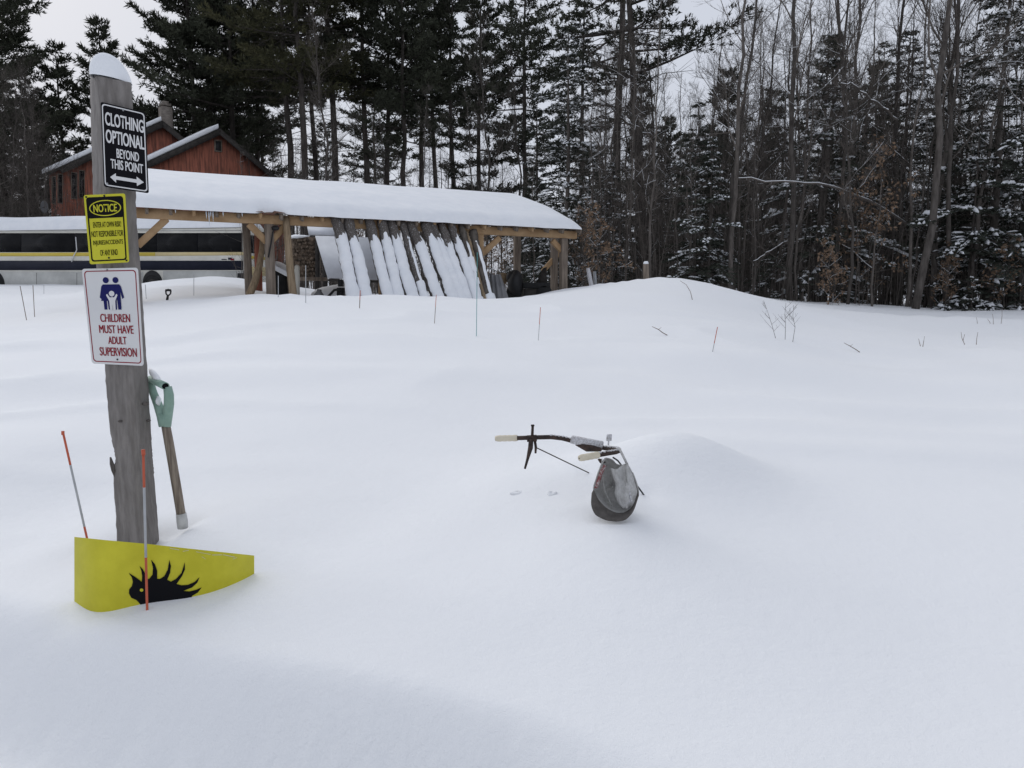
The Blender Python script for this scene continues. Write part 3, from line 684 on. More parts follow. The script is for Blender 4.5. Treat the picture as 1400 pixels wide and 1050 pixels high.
pp = np.array([zc(*p) for p in pts]); mb.grid(np.array([pp + np.array((-.006, 0, 0)), pp + np.array((.006, 0, .002))])); solid(mb.build('strap', M['cap_grey'], capt), .002)
mb = MB(); a = np.array([zc(*p) for p in ((318, 385, 3.605), (275, 470, 3.602), (248, 545, 3.60), (228, 612, 3.598))]); b = np.array([zc(*p) for p in ((345, 395, 3.602), (305, 480, 3.6), (283, 550, 3.598), (262, 612, 3.596))])
mb.grid(np.array([a, (a + b) / 2 + np.array((0, -.004, 0)), b])); solid(mb.build('embroidery', M['cap_red'], capt, smooth=True), .002)
for pts in ([(500, 402, 3.592), (512, 470, 3.578), (522, 530, 3.57), (528, 590, 3.566)], [(530, 390, 3.598), (535, 460, 3.585), (540, 530, 3.575), (545, 585, 3.572)], [(300, 330, 3.615), (300, 470, 3.618), (330, 640, 3.625), (400, 790, 3.60)]):
    mb = MB(); mb.tube([zc(*p) for p in pts], .0028, 6); mb.build('seam', M['cap_seam'], capt, smooth=True)
mb = MB(); mb.tube(closed_smooth(rimP, 61)[:44] + np.array((0, -.002, 0)), .0042, 6); mb.build('rim_binding', M['cap_seam'], capt, smooth=True)
mb = MB(); mb.tube([zc(342, 612, 3.66), zc(342, 612, 3.70)], .0016, 6); mb.build('eyelet', M['black_flat'], capt)
mb = MB()
for i, (x, y) in enumerate(((555, 620), (568, 665), (575, 700), (560, 735), (582, 735), (545, 745))): mb.blob(zc(x, y, 3.568), (.006, .004, .009), i, 8, 6, .3)
mb.build('frost', M['frost'], capt, smooth=True)

for px, py, d, sz, lab in ((708, 683, 4.08, (.045, .03, .014), 'small lump of snow farther from the bicycle, below its freestanding grip'), (755, 687, 4.0, (.034, .03, .017), 'small lump of snow nearer to the hanging cap')):
    p = P(px, py, d); mb = MB(); mb.blob((p[0], p[1], gz(p[0], p[1]) - .007), sz, int(px), 14, 10, .25)
    tag(mb.build('snow_lump', M['snow'], smooth=True, loc=(p[0], p[1], gz(p[0], p[1]))), lab, 'snow lump', 'lumps of snow beside the bicycle')
#SPLIT
# ------------------------------------------------------------------ timber shed
SA, SB = np.array((-8.14, 15.8)), np.array((1.86, 20.8))
se = (SB - SA) / np.linalg.norm(SB - SA); sn = np.array((-se[1], se[0])); SL = float(np.linalg.norm(SB - SA))
def sf(px, py, off=0.): return on(px, py, SA + sn * off, SB + sn * off)
e3 = np.array((*se, 0)); n3 = np.array((*sn, 0)); Z3 = np.array((0, 0, 1.))
shed = thing('timber_shed', (SB[0] - se[0] * 5.5, SB[1] - se[1] * 5.5, 1.), 'long open timber frame shed under a thick slab of roof snow', 'shed')
def fbeam(name, a, b, w, h, mt='timber', bev=True):
    mb = MB(); mb.beam(a, b, w, h, side=n3); o = mb.build(name, M[mt], shed)
    return bevel(o, .012, 1) if bev else o
zb = (sf(400, 300)[2] + sf(787, 321.5)[2]) / 2
fbeam('eave_beam', sf(150, 289.5), sf(787, 321.5), .17, .20)
bm = lambda px: sf(px, 291 + (px - 190) * (30.5 / 597))
for px, y1 in ((178, 420), (367, 412), (522, 415), (655, 415), (770.5, 408)):
    t_ = bm(px) - Z3 * .10; b_ = sf(px, y1); b_ = np.array((t_[0], t_[1], .75)); fbeam('post', b_, t_, .17, .19, 'timber_grey' if px in (367, 770.5) else 'timber')
for a, b in (((228, 299), (188, 336)), ((340, 306), (365, 331)), ((391, 308), (369, 331)), ((683, 325), (659, 347)), ((755, 329), (772, 347))):
    fbeam('brace', sf(*a, .02), sf(*b, .02), .10, .145)
bo = 3.15                                       # back row of posts
kb = sn * bo
ZBK = 3.72
fbeam('back_beam', np.array((*(SA + kb), ZBK)), np.array((*(SB + kb - se * .1), ZBK)), .17, .2)
def spx(px):                                     # place on the back row seen at a picture column
    w = on(px, 330, SA + kb, SB + kb); return np.array((w[0], w[1]))
for px in (707, 758, 560, 478):
    q = spx(px); fbeam('post', np.array((*q, .6)), np.array((*q, ZBK)), .17, .19, 'timber_grey')
q = SA + sn * .9; w_ = on(337.5, 330, q, q + se); fbeam('post', np.array((w_[0], w_[1], .7)), np.array((w_[0], w_[1], zb + .35)), .15, .16, 'timber_grey')
w_ = spx(757); w0 = on(742, 371, SA + kb, SB + kb); w1 = on(765, 345, SA + kb, SB + kb); fbeam('brace', w0, w1, .1, .14)
EO = -.32                                      # eave overhang
RW = 3.3
el_, er_ = sf(150, 280.5, EO), sf(795, 313.2, EO)
rl_, rr_ = on(203, 239, SA + sn * RW, SB + sn * RW), on(700, 274, SA + sn * RW, SB + sn * RW)
ez0, ez1 = el_[2], er_[2]; TK = .36
rz0 = rl_[2] - TK; rz1 = rr_[2] - TK; rz0 = rz1 = (rz0 + rz1) / 2 + .22
S0, S1 = float((el_[:2] - SA).dot(se)), float((er_[:2] - SA).dot(se))
def roofp(s, q, up=0.):
    """s 0..1 along, q 0 front eave, 1 ridge, 2 back eave"""
    ez = ez0 + (ez1 - ez0) * s; rz = rz0 + (rz1 - rz0) * s
    k = q; o = EO + (RW - EO) * q
    xy = SA + se * (S0 + (S1 - S0) * s) + sn * o
    return np.array((xy[0], xy[1], ez + (rz - ez) * k + up))
ss = np.linspace(0, 1, 241)
mb = MB()
cor = .018 * np.sign(np.sin(ss * SL / .23 * math.pi)) 
for q0, q1 in ((0, 1.03),):
    mb.grid(np.array([[roofp(s, q, c) for s, c in zip(ss, cor)] for q in np.linspace(q0, q1, 6)]))
rf = mb.build('roof', M['roof_metal'], shed); solid(rf, .006)
mb = MB()
nS, nQ = 200, 34
qs = np.concatenate([np.array([0, .004, .012, .025, .045, .07, .1]), np.linspace(.14, .86, 14), np.array([.90, .93, .96, .98, 1.0, 1.015, 1.025, 1.03])])
sS = np.concatenate([np.linspace(0, .93, 150), .93 + .07 * np.sin(np.linspace(0, math.pi / 2, 26)[1:])])
G = []
for s in sS:
    px_ = None; row = []
    x0 = float(vnoise(s * 9, 3.)) ; gap = .075 * math.exp(-((s - .285) / .022) ** 2) + .012 * max(0, vnoise(s * 60, 1.5)) + .01 * max(0, vnoise(s * 25, 8.5))
    lip = .016 * vnoise(s * 40, 2.2)
    for q in qs:
        qq = gap + (q - .012) * (1 - gap)
        dq = min(q, (1.03 - q) * 3.0) * (RW - EO); ds = (1 - s) * (S1 - S0)
        f1 = math.sqrt(max(0, 1 - (1 - min(dq / .34, 1)) ** 2)); f2 = math.sqrt(max(0, 1 - (1 - min(ds / .55, 1)) ** 2))
        th = TK * (.55 * f1 + .45 * min(1, dq / 1.4) * f1) * (.12 + .88 * f2) + .035 * vnoise(s * 14 + 2, q * 3) * f1 * f2
        rd = 1.
        row.append(roofp(s, qq, .012 + th * rd + (lip - .02 if q < .01 else 0)))
    G.append(row)
G = np.array(G); mb.grid(G); mb.add(G[-1], [tuple(range(len(qs)))])
sn_o = mb.build('roof_snow', M['clump'], rf, smooth=True)
for px, L in ((282, .16), (285.5, .30), (288, .12), (291, .22), (305, .10), (331, .09), (240, .07)):
    a = sf(px, 290, EO + .02); a[2] = roofp(.3, 0)[2] - .01; mb = MB(); mb.tube([a, a - Z3 * L * .5, a - Z3 * L], [.016, .010, .002], 6); mb.build('icicle', M['ice'], rf, smooth=True)
for i in range(24):                            # rafter tails
    s = .02 + i * .0405
    mb = MB(); a = roofp(s, .012, -.085); b = roofp(s, .98, -.10); mb.beam(a, b, .06, .13, side=e3); mb.build('rafter', M['timber_grey' if i % 3 else 'timber'], shed)
for q in (.10, .3, .55, .8): mb = MB(); mb.beam(roofp(.01, q, -.028), roofp(.995, q, -.028), .09, .03, side=n3); mb.build('purlin', M['timber_grey'], shed)
mb = MB(); mb.beam(roofp(.999, 0, -.07), roofp(.999, 1, -.07), .03, .12, side=e3); mb.build('barge_board', M['timber_grey'], shed)

# logs leaning on the eave
LOGG = 'snow plastered logs leaning on the shed eave'
def z6(x, y): return 420 + x / 3.5, 230 + y / 3.5
LOGS = [((138, 228), (218, 610), 50, 1, 'first of the leaning logs, the one beside the tilted flat panels, plastered with snow'),
        ((190, 228), (282, 605), 47, 1, 'second leaning snow plastered log, close against the first and splaying from it at the foot'),
        ((288, 232), (386, 615), 44, 1, 'third leaning snowy log, standing alone between two gaps'),
        ((352, 250), (436, 615), 44, 1, 'fourth leaning snowy log, the upper half dark and bare under the eave'),
        ((402, 255), (496, 610), 48, 1, 'fifth leaning snowy log, leaning tight against the fourth'),
        ((450, 262), (556, 610), 34, .7, 'sixth leaning log, thin and knotty with patches of bare bark'),
        ((492, 262), (620, 605), 48, 1, 'seventh leaning log, before the widest snow covered pair'),
        ((556, 262), (690, 600), 50, 1, 'eighth leaning log, smooth and widest under unbroken snow'),
        ((592, 264), (722, 600), 40, 1, 'ninth leaning log, merging into the snow of the wide one beside it'),
        ((642, 264), (750, 600), 38, 1, 'tenth leaning log, parted from the wide ones by a thin dark gap'),
        ((690, 266), (800, 605), 40, 1, 'eleventh leaning log, the last one fully white with snow'),
        ((735, 270), (820, 610), 30, .45, 'twelfth leaning log, thin with brown bark showing through broken snow'),
        ((764, 300), (842, 615), 18, 0, 'narrow bare brown pole leaning between the last two logs'),
        ((795, 300), (868, 615), 38, .12, 'last leaning log beside the grey tarp, bare grey bark almost free of snow')]
for i, (a, b, w, sno, lab) in enumerate(LOGS):
    pa, pb = sf(*z6(*a), -.12), sf(*z6(*b), -.85); pb = pb + (pb - pa) * .18
    rr = w / 3.5 / F * pa[1] / 2 * 1.13
    t = thing('leaning_log', pb, lab, 'log', LOGG)
    rg = np.random.RandomState(40 + i); n = 26; tt = np.linspace(0, 1, n)
    ax = (pb - pa) / np.linalg.norm(pb - pa)
    wob = np.cumsum(rg.randn(n, 3) * .006, 0); wob -= wob.mean(0)
    pts = pa + (pb - pa) * tt[:, None] + wob; rad = rr * (.88 + .2 * tt) * (1 + .05 * rg.randn(n))
    mb = MB(); mb.tube(pts, rad, 12); mb.build('trunk', M['bark_tan'] if w == 18 else M['bark_dusted' if sno > .5 else 'bark'], t, smooth=True)
    if sno > 0:
        mb = MB(); t0 = .12 + .07 * rg.rand(); tt = np.linspace(.02, 1, 120); G = []
        side = np.cross(ax, (0, 0, 1)); side /= np.linalg.norm(side); upv = np.cross(side, ax); upv = upv if upv[1] < 0 else -upv
        for k, t_ in enumerate(tt):
            c = np.array([np.interp(t_, np.linspace(0, 1, n), pts[:, j]) for j in range(3)]); r0 = float(np.interp(t_, np.linspace(0, 1, n), rad))
            keep = 1. if sno >= 1 else (1 if vnoise(t_ * 13 + i * 7, 2.) + .5 < sno + .1 else .25)
            row = []
            hl = math.radians(90 * keep) * (1 + .12 * vnoise(t_ * 30 + i, 1.)); hr = math.radians(90 * keep) * (1 + .12 * vnoise(t_ * 30 + i, 8.))
            for j, u in enumerate(np.linspace(-1, 1, 15)):
                st = t0 + .09 * vnoise(u * 3 + i * 3, 4.) + .05 * vnoise(u * 9, i * 3.) + .05 * abs(u)
                fade = min(1, max(0, (t_ - st) / .10)); fade = fade * fade * (3 - 2 * fade)
                an = u * (hl if u < 0 else hr); h = ((1 - u ** 4) * (.020 + .010 * vnoise(t_ * 14 + i * 5, u * 2)) + .006) * (1 if keep == 1 else .5) * fade - .02 * (1 - fade)
                row.append(c + (side * math.sin(an) + upv * math.cos(an)) * (r0 * .985 + h))
            G.append(row)
        mb.grid(np.array(G)); mb.build('snow', M['clump'], t, smooth=True)

def simple(name, label, cat, c, mt, f, smooth=False, group=None, bev=0):
    mb = MB(); f(mb); o = mb.build(name, M[mt], smooth=smooth, loc=[float(v) for v in c]); tag(o, label, cat, group)
    if bev: bevel(o, bev)
    return o
# things round the shed
pl = thing('tan_pole', sf(400, 405, -.25), 'tan peeled pole leaning under the eave just past the front post with the strap', 'pole')
mb = MB(); mb.tube([sf(391, 297, -.1), sf(393.5, 330, -.15), sf(397, 370, -.2), sf(401, 405, -.25), sf(402.5, 416, -.25)], [.075, .08, .085, .085, .085], 10); mb.build('pole', M['bark_tan'], pl, smooth=True)
simple('curved_log', 'crooked brown log bowed beside the front timber post, next to the bus end', 'log', sf(342, 404, .4), 'bark_tan', lambda m: m.tube([sf(359, 318, .8), sf(358, 340, .7), sf(355, 362, .6), (sf(348.5, 385, .5)), sf(340, 406, .4), sf(337, 416, .4)], [.05, .06, .075, .085, .085, .085], 9), True)
simple('hanging_strap', 'black strap hanging in a loop from the front timber post under the eave beam', 'strap', sf(372, 330, -.12), 'black', lambda m: (m.tube([sf(376, 309, -.12), sf(373, 318, -.12), sf(370.5, 333, -.12), sf(366.8, 352, -.12)], .016, 6), m.blob(sf(376.5, 312, -.12), (.09, .04, .05), 2, 10, 7, .25)), True)
simple('red_board', 'upright dull red board standing between the bus end and the front timber post', 'board', P(353, 404, 20), 'red_board', lambda m: m.hexa([P(349, 410, 20), P(359.5, 410, 20), P(359.5, 410, 20.06), P(349, 410, 20.06), P(347.5, 316, 20), P(357, 316, 20), P(357, 316, 20.06), P(347.5, 316, 20.06)]))
cv = thing('covered_drum', P(385, 404, 18.6), 'black rounded machine hood under a cap of snow, just behind the front timber post', 'machine')
mb = MB(); c = P(378.5, 392, 18.6)
prof = [(math.cos(a) * .17, .12 + math.sin(a) * .42) for a in np.linspace(0, math.pi, 12)] + [(-.17, -.5), (.17, -.5)]
mb.prism([c + np.array((x, 0, z)) for x, z in prof], (0, .8, 0)); bevel(mb.build('hood', M['rubber'], cv), .02)
mb = MB(); mb.box(P(388.5, 393, 18.9) + np.array((0, .3, -.1)), (.24, .7, .75)); bevel(mb.build('box', M['bark'], cv), .02)
mb = MB(); 
G = []
for t_ in np.linspace(0, 1, 12):
    a = P(371.5 + 24 * t_, 359 + 12.5 * t_, 18.55); G.append([a + np.array((0, y, -.03 if y in (0, .9) else .05 - (y - .45) ** 2 * .2)) for y in (0, .06, .2, .45, .7, .84, .9)])
G = np.array(G); mb.grid(G); G2 = G.copy(); G2[..., 2] -= .12; mb.grid(G2[::-1]); mb.grid(np.array([G[:, 0], G2[:, 0]])); mb.grid(np.array([G[-1], G2[-1]]))
mb.build('snow', M['clump'], cv, smooth=True)
simple('white_tank', 'white round topped cylinder standing beside the foot of the tan pole', 'tank', P(406, 382, 18.4), 'bus_white', lambda m: m.tube([P(406.4, 404, 18.4), P(406.2, 366, 18.4), P(406.2, 363.5, 18.4), P(406.2, 362, 18.4)], [.06, .06, .05, .02], 14), True)
wp = thing('firewood_stack', P(415, 392, 24), 'stack of split brown firewood topped with a little snow, seen through the shed', 'firewood')
mb = MB(); rg = np.random.RandomState(9)
mb.box(P(417, 352, 24.4) , (.85, .5, 1.25))
for i in range(11):
    for j in range(9):
        c = P(400.5 + j * 3.9 + (i % 2) * 1.8 + rg.randn() * .4, 328 + i * 5.1 + rg.randn() * .5, 24.15 - rg.rand() * .08)
        r = .045 + rg.rand() * .022; a0 = rg.rand() * 6; k = rg.randint(3, 6)
        mb.prism([c + np.array((r * math.cos(a0 + 2 * math.pi * q / k), 0, r * math.sin(a0 + 2 * math.pi * q / k))) for q in range(k)], (0, .4, 0))
mb.build('logs', M['woodpile'], wp)
mb = MB(); mb.blob(P(409, 324.5, 24.35), (.38, .32, .07), 3, 14, 9, .2); mb.build('snow', M['clump'], wp, smooth=True)
simple('plank', 'snow dusted plank lying level below the firewood stack behind the shed', 'plank', P(424, 380, 22), 'timber_grey', lambda m: m.box(P(424, 381.5, 22), (.95, .2, .1)))
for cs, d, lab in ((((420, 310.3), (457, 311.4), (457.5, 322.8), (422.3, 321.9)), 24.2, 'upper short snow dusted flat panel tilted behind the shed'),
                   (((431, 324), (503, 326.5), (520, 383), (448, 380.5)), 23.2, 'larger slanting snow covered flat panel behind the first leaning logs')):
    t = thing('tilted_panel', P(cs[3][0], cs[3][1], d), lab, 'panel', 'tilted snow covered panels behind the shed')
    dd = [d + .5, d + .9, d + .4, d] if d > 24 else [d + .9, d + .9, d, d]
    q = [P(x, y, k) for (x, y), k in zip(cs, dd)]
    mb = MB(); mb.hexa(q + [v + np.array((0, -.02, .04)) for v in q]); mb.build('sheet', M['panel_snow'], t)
    mb = MB(); mb.beam(q[3] + np.array((0, .02, -.05)), q[2] + np.array((0, .02, -.05)), .05, .06); mb.build('frame', M['dark_trim'], t)
    if d < 24:
        for x in (434, 445): mb = MB(); mb.beam(P(x, 400, 24.), P(x, 326, 24.1), .09, .12); mb.build('leg', M['dark_trim'], t)
simple('rubble_cone', 'small dull grey cone shaped block poking from the snow before the panels', 'block', P(436, 403, 18.2), 'tarp', lambda m: m.tube([P(436, 406, 18.2), P(436, 401.5, 18.2), P(436.3, 398, 18.2), P(436.5, 395.5, 18.2)], [.15, .10, .055, .05], 9))
hs = thing('snow_hose', P(457, 404, 18.), 'black curved handle of a small machine in the snow before the first leaning log', 'machine')
mb = MB(); mb.tube([P(449, 405, 18), P(453, 401, 18), P(457, 396.5, 18), P(463, 395.5, 18), P(467, 399, 18)], .03, 8); mb.build('handle', M['black'], hs, smooth=True)
mb = MB(); mb.box(P(466, 387, 18.2), (.11, .2, .17)); mb.box(P(466, 399, 18.2), (.16, .2, .2)); bevel(mb.build('engine', M['black'], hs), .02)
mb = MB(); mb.blob(P(464, 409, 19.4), (.75, .6, .36), 5, 18, 12, .08)
tag(mb.build('snow_heap', M['clump'], smooth=True, loc=P(450, 402, 19.2)), 'small sloping heap of snow under the shed before the flat panels', 'snow heap')
tp = thing('grey_tarp', P(682, 405, 19), 'sagging grey tarp draped over something beside the last leaning log', 'tarp')
G = []
for v in np.linspace(0, 1, 14):
    row = []
    for u in np.linspace(0, 1, 22):
        x0, x1 = 669 + 2 * v, 684 + 13 * v; row.append(P(x0 + (x1 - x0) * u, 374 + 1.5 * math.sin(u * 3) + v * 38, 19 - .25 * v + .25 * (u - .5) ** 2 + .03 * math.sin(u * 19 + v * 3)))
    G.append(row)
mb = MB(); mb.grid(np.array(G)); solid(mb.build('cover', M['tarp'], tp, smooth=True), .01)
mc = thing('parked_machine', P(722, 404, 20.5), 'dark parked machine with a rounded black hood and flat bed under the open shed bay', 'machine')
mb = MB(); mb.blob(P(704.5, 388, 20.3), (.22, .45, .36), 4, 18, 12, .06); mb.build('hood', M['black'], mc, smooth=True)
mb = MB(); mb.blob(P(698, 379, 20.25), (.12, .2, .14), 4, 12, 8, .1); mb.build('lamp_cowl', M['black'], mc, smooth=True)
mb = MB(); mb.blob(P(688, 380, 20.6), (.15, .2, .14), 6, 12, 8, .15); mb.build('seat', M['bark_tan'], mc, smooth=True)
mb = MB(); mb.box(P(733, 390.5, 20.5), (.72, .8, .15)); bevel(mb.build('bed', M['rubber'], mc), .03)
mb = MB(); mb.box(P(731, 401, 20.5), (.6, .7, .24)); bevel(mb.build('chassis', M['dark_trim'], mc), .03)
mb = MB(); q = [P(733, 387, 20.6), P(747, 387, 20.6), P(747.5, 365, 20.9), P(742, 367, 20.9)]; mb.hexa(q + [v + np.array((0, .06, 0)) for v in q]); mb.build('backboard', M['dark_trim'], mc)
for px in (703, 744):
    mb = MB(); c = P(px, 400, 20.1); mb.tube([c, c + np.array((0, .05, 0)), c + np.array((0, .15, 0)), c + np.array((0, .2, 0))], [.17, .21, .21, .17], 18); mb.build('wheel', M['rubber'], mc, smooth=True)
simple('rolled_fencing', 'snow crusted grey roll of fencing at the shed corner, paler and taller of two', 'fencing', P(809, 397, 21), 'frost', lambda m: m.tube([P(803.8, 366.5, 21), P(806, 378, 21), P(808, 388, 21), P(811, 402, 21)], [.05, .06, .06, .06], 10), True)
simple('rolled_fencing', 'shorter bluish roll of fencing behind the paler one at the shed corner', 'fencing', P(813, 397, 21.2), 'metal', lambda m: m.tube([P(813, 371, 21.2), P(813.6, 383, 21.2), P(814.5, 400, 21.2)], [.045, .05, .05], 10), True)
fp = thing('fence_post', P(883.5, 384, 19), 'short round grey fence post behind the snow mound at the wood edge', 'post')
mb = MB(); mb.tube([P(883.5, 392, 19), P(883.4, 375, 19), P(883.2, 361, 19)], [.075, .07, .07], 10); mb.build('post', M['timber_grey'], fp, smooth=True)
mb = MB(); mb.blob(P(883.2, 360, 19), (.07, .07, .05), 2); mb.build('snow_cap', M['clump'], fp, smooth=True)

# the small D handle of a shovel far off
fs = thing('shovel_handle', P(228.5, 412, 16.2), 'small dark D shaped shovel handle poking from the snow before the bus', 'shovel')
def z2(x, y, d=16.2): return P(190 + x / 6.087, 290 + y / 6.087, d)
mb = MB(); mb.tube([z2(222, 652), z2(244, 648), z2(266, 653)], .026, 8); mb.tube([z2(222, 655), z2(226, 680), z2(240, 696)], .016, 7); mb.tube([z2(266, 655), z2(262, 680), z2(242, 696)], .016, 7); mb.build('grip', M['black'], fs, smooth=True)
mb = MB(); mb.tube([z2(241, 692), z2(236, 722), z2(228, 752), z2(222, 775)], [.022, .026, .024, .022], 7); mb.build('shaft', M['rubber'], fs, smooth=True)

# ------------------------------------------------------------------ bus
BA, BB = np.array(((-90 - 700) / F * 36.6, 36.6)), np.array(((338 - 700) / F * 34.2, 34.2))
be = (BB - BA) / np.linalg.norm(BB - BA); bn = np.array((-be[1], be[0])); BL = float(np.linalg.norm(BB - BA)); be3 = np.array((*be, 0)); bn3 = np.array((*bn, 0))
bus = thing('coach_bus', (*((BA + BB) / 2), 1.5), 'long white coach with black windows, yellow and navy stripes and roof snow behind the shed', 'bus')
zt = (on(60, 316, BA, BB)[2] + on(320, 315, BA, BB)[2]) / 2; zk = on(60, 392, BA, BB)[2] - .25
ROOFZ = zt + .22
prof = [(0, zk), (0, zt - .1), (.03, zt), (.14, zt + .11), (.4, zt + .19), (1.27, ROOFZ), (2.14, zt + .19), (2.4, zt + .11), (2.5, zt), (2.54, zt - .1), (2.54, zk)]
G = []
for s, k in ((0, .9), (.06, .97), (.25, 1), (BL - .25, 1), (BL - .06, .97), (BL, .9)):
    G.append([np.array((*(BA + be * s + bn * (1.27 + (o - 1.27) * k)), z)) for o, z in prof])
G = np.array(G); mb = MB(); mb.grid(G, close_v=True); mb.add(G[0], [tuple(range(11))]); mb.add(G[-1], [tuple(range(11))[::-1]]); mb.build('body', M['bus_white'], bus)
def bstrip(name, px0, px1, y0a, y1a, y0b, y1b, mt, off=-.012, par=None):
    """strip on the side between two picture columns, top/bottom heights at either end"""
    q = [on(px0, y1a, BA, BB), on(px1, y1b, BA, BB), on(px1, y0b, BA, BB), on(px0, y0a, BA, BB)]
    q = [v + bn3 * .004 for v in q]; r = [v + bn3 * (off - .004) for v in q]
    mb = MB(); mb.hexa(q + r); return mb.build(name, M[mt], par or bus)
bstrip('window_band', -88, 331.5, 318.8, 345, 318.5, 344.6, 'black_flat', -.008)
WX = [-88, -20, 29, 102, 158, 214, 270, 332]
for i in range(7):
    f = bstrip('window', WX[i] + .7, WX[i + 1] - .7, 319.3, 344.5, 319, 344, 'bus_glass', -.012)
bstrip('yellow_stripe', -88, 212, 346, 350.5, 345, 350, 'bus_yellow')
bstrip('cream_stripe', 212.2, 334, 345, 350, 344.6, 349, 'bus_cream')
bstrip('navy_stripe', -88, 332, 356.5, 369.5, 356.5, 369.3, 'bus_navy')
bstrip('skirt', -86, 196, 370.5, 396, 372, 396, 'bus_skirt', -.008)
bstrip('skirt', 223, 334, 370.5, 396, 370.5, 396, 'bus_skirt', -.008)
bstrip('gutter', -88, 330, 315.6, 316.6, 314.2, 315.2, 'bus_skirt', -.03)
for px in (50, 105, 138): bstrip('hatch_seam', px, px + .5, 373, 396, 373, 396, 'dark_trim', -.011)
bstrip('vent', 325, 336, 373.5, 384, 373.5, 384, 'black', -.02)
bstrip('marking', 303, 310, 354.2, 355.4, 354.2, 355.4, 'bus_navy', -.012); bstrip('marking', 312, 317, 352.2, 355.2, 352.2, 355.2, 'bus_navy', -.012); bstrip('marking', 315.5, 320, 353.6, 356, 353.6, 356, 'red_print', -.014)
for px in (-6, 209):
    c = on(px, 388, BA, BB); mb = MB(); arc = [c + be3 * .47 * math.cos(a) * 1.05 + Z3 * (.60 * math.sin(a)) for a in np.linspace(0, math.pi, 18)] + [c - be3 * .5 - Z3 * .5, c + be3 * .5 - Z3 * .5]
    mb.prism([v - bn3 * .016 for v in arc], bn3 * .02); mb.build('wheel_arch', M['black'], bus)
    mb = MB(); c2 = c - Z3 * .05 - bn3 * .03; mb.tube([c2, c2 - bn3 * .02], [.46, .43], 24); w = mb.build('wheel', M['rubber'], bus)
    mb = MB(); mb.tube([c2 - bn3 * .021, c2 - bn3 * .03], [.26, .24], 20); mb.build('hub', M['dark_trim'], w)
mb = MB(); mb.tube([on(103.5, 324, BA - bn * .06, BB - bn * .06), on(105, 342, BA - bn * .06, BB - bn * .06), on(100, 351, BA - bn * .06, BB - bn * .06), on(98, 358, BA - bn * .06, BB - bn * .06)], .022, 6); mb.build('hanging_cord', M['white'], bus)
# rear end details
ER = BB + be * .0
for name, o0, o1, z0, z1, mt in (('rear_window', .25, 2.25, zt - 1.0, zt - .2, 'bus_glass'), ('rear_stripe', .1, 2.4, zt - 1.25, zt - 1.12, 'bus_yellow'), ('rear_panel', .1, 2.4, zt - 2.0, zt - 1.6, 'bus_cream'), ('tail_light', .12, .3, zt - 1.55, zt - 1.35, 'red_print'), ('tail_light', 2.2, 2.4, zt - 1.55, zt - 1.35, 'red_print')):
    q = [np.array((*(ER + bn * (1.27 + (o - 1.27) * .88)), z)) for o, z in ((o0, z0), (o1, z0), (o1, z1), (o0, z1))]
    mb = MB(); mb.hexa(q + [v + be3 * .015 for v in q]); mb.build(name, M[mt], bus)
mb = MB(); G = []
for s in np.linspace(0, 1, 90):
    row = []; th = (.58 + .10 * vnoise(s * 11, 4.)) * min(1, (1 - abs(2 * s - 1)) * 30 + .05)
    for u in np.linspace(-1, 1, 17):
        o = 1.27 + u * 1.2; f = math.sqrt(max(0, 1 - abs(u) ** 5)); row.append(np.array((*(BA + be * (.15 + s * (BL - .3)) + bn * o), zt + .10 + .1 * (1 - u * u) + th * f)))
    G.append(row)
mb.grid(np.array(G)); mb.build('roof_snow', M['clump'], bus, smooth=True)

# ------------------------------------------------------------------ red house
hd = np.array((.71, .70)); hd /= np.linalg.norm(hd); hr_ = np.array((-hd[1], hd[0]))
ap = P(297.5, 180, 50); HA, HB = ap[:2] - hd * 5, ap[:2] + hd * 5
house = thing('red_house', (ap[0] - 4, ap[1], 1.8), 'weathered red board house with two snowy gables and a block chimney behind the shed', 'house')
hr3 = np.array((*hr_, 0)); hd3 = np.array((*hd, 0))
def wing(apx, lft, rgt, off, depth, base=.5, snowl=.22, ridge=None):
    A, B = HA + hr_ * off, HB + hr_ * off
    a, l, r = on(*apx, A, B), on(*lft, A, B), on(*rgt, A, B)
    ins = .35                                                   # eaves stand out past the wall
    kl = ins / max(.1, np.linalg.norm((a - l)[:2])); wl = l + (a - l) * kl; wr = r + (a - r) * (ins / np.linalg.norm((a - r)[:2]))
    fl, fr = wl.copy(), wr.copy(); fl[2] = fr[2] = base
    poly = [fl, fr, wr - Z3 * .06, a - Z3 * .06, wl - Z3 * .06]
    mb = MB(); mb.prism(poly, hr3 * depth); mb.build('wall', M['red_board'], house)
    ov = -hr3 * .35
    for e, s_, nm in ((l, snowl, 'roof'), (r, .0, 'roof')):
        q = [e + ov, a + ov, a + hr3 * (depth + .3), e + hr3 * (depth + .3)]
        mb = MB(); mb.hexa([v - Z3 * .02 for v in q] + [v + Z3 * .14 for v in q]); ro = mb.build(nm, M['dark_trim'], house)
        if s_:
            mb = MB(); q = [v + (0.06 if i in (0, 3) else 0) * (a - e) / np.linalg.norm(a - e) + Z3 * .145 for i, v in enumerate(q)]; q[0] = q[0] + hr3 * .12; q[1] = q[1] + hr3 * .12
            mb.hexa(q + [v + Z3 * s_ for v in q]); bevel(mb.build('roof_snow', M['clump'], ro), .06)
        mb = MB(); mb.beam(e + ov * 1.05 - Z3 * .1, a + ov * 1.05 - Z3 * .1, .05, .30, side=hr3); mb.build('barge_board', M['dark_trim'], house)
    return A, B
A1, B1 = wing((297.5, 179.5), (198, 225.5), (392, 259), 0, 1.4, snowl=.30)
A2, B2 = wing((219.5, 169), (80, 232.5), (300, 234), 1.4, 3.5, snowl=.28)
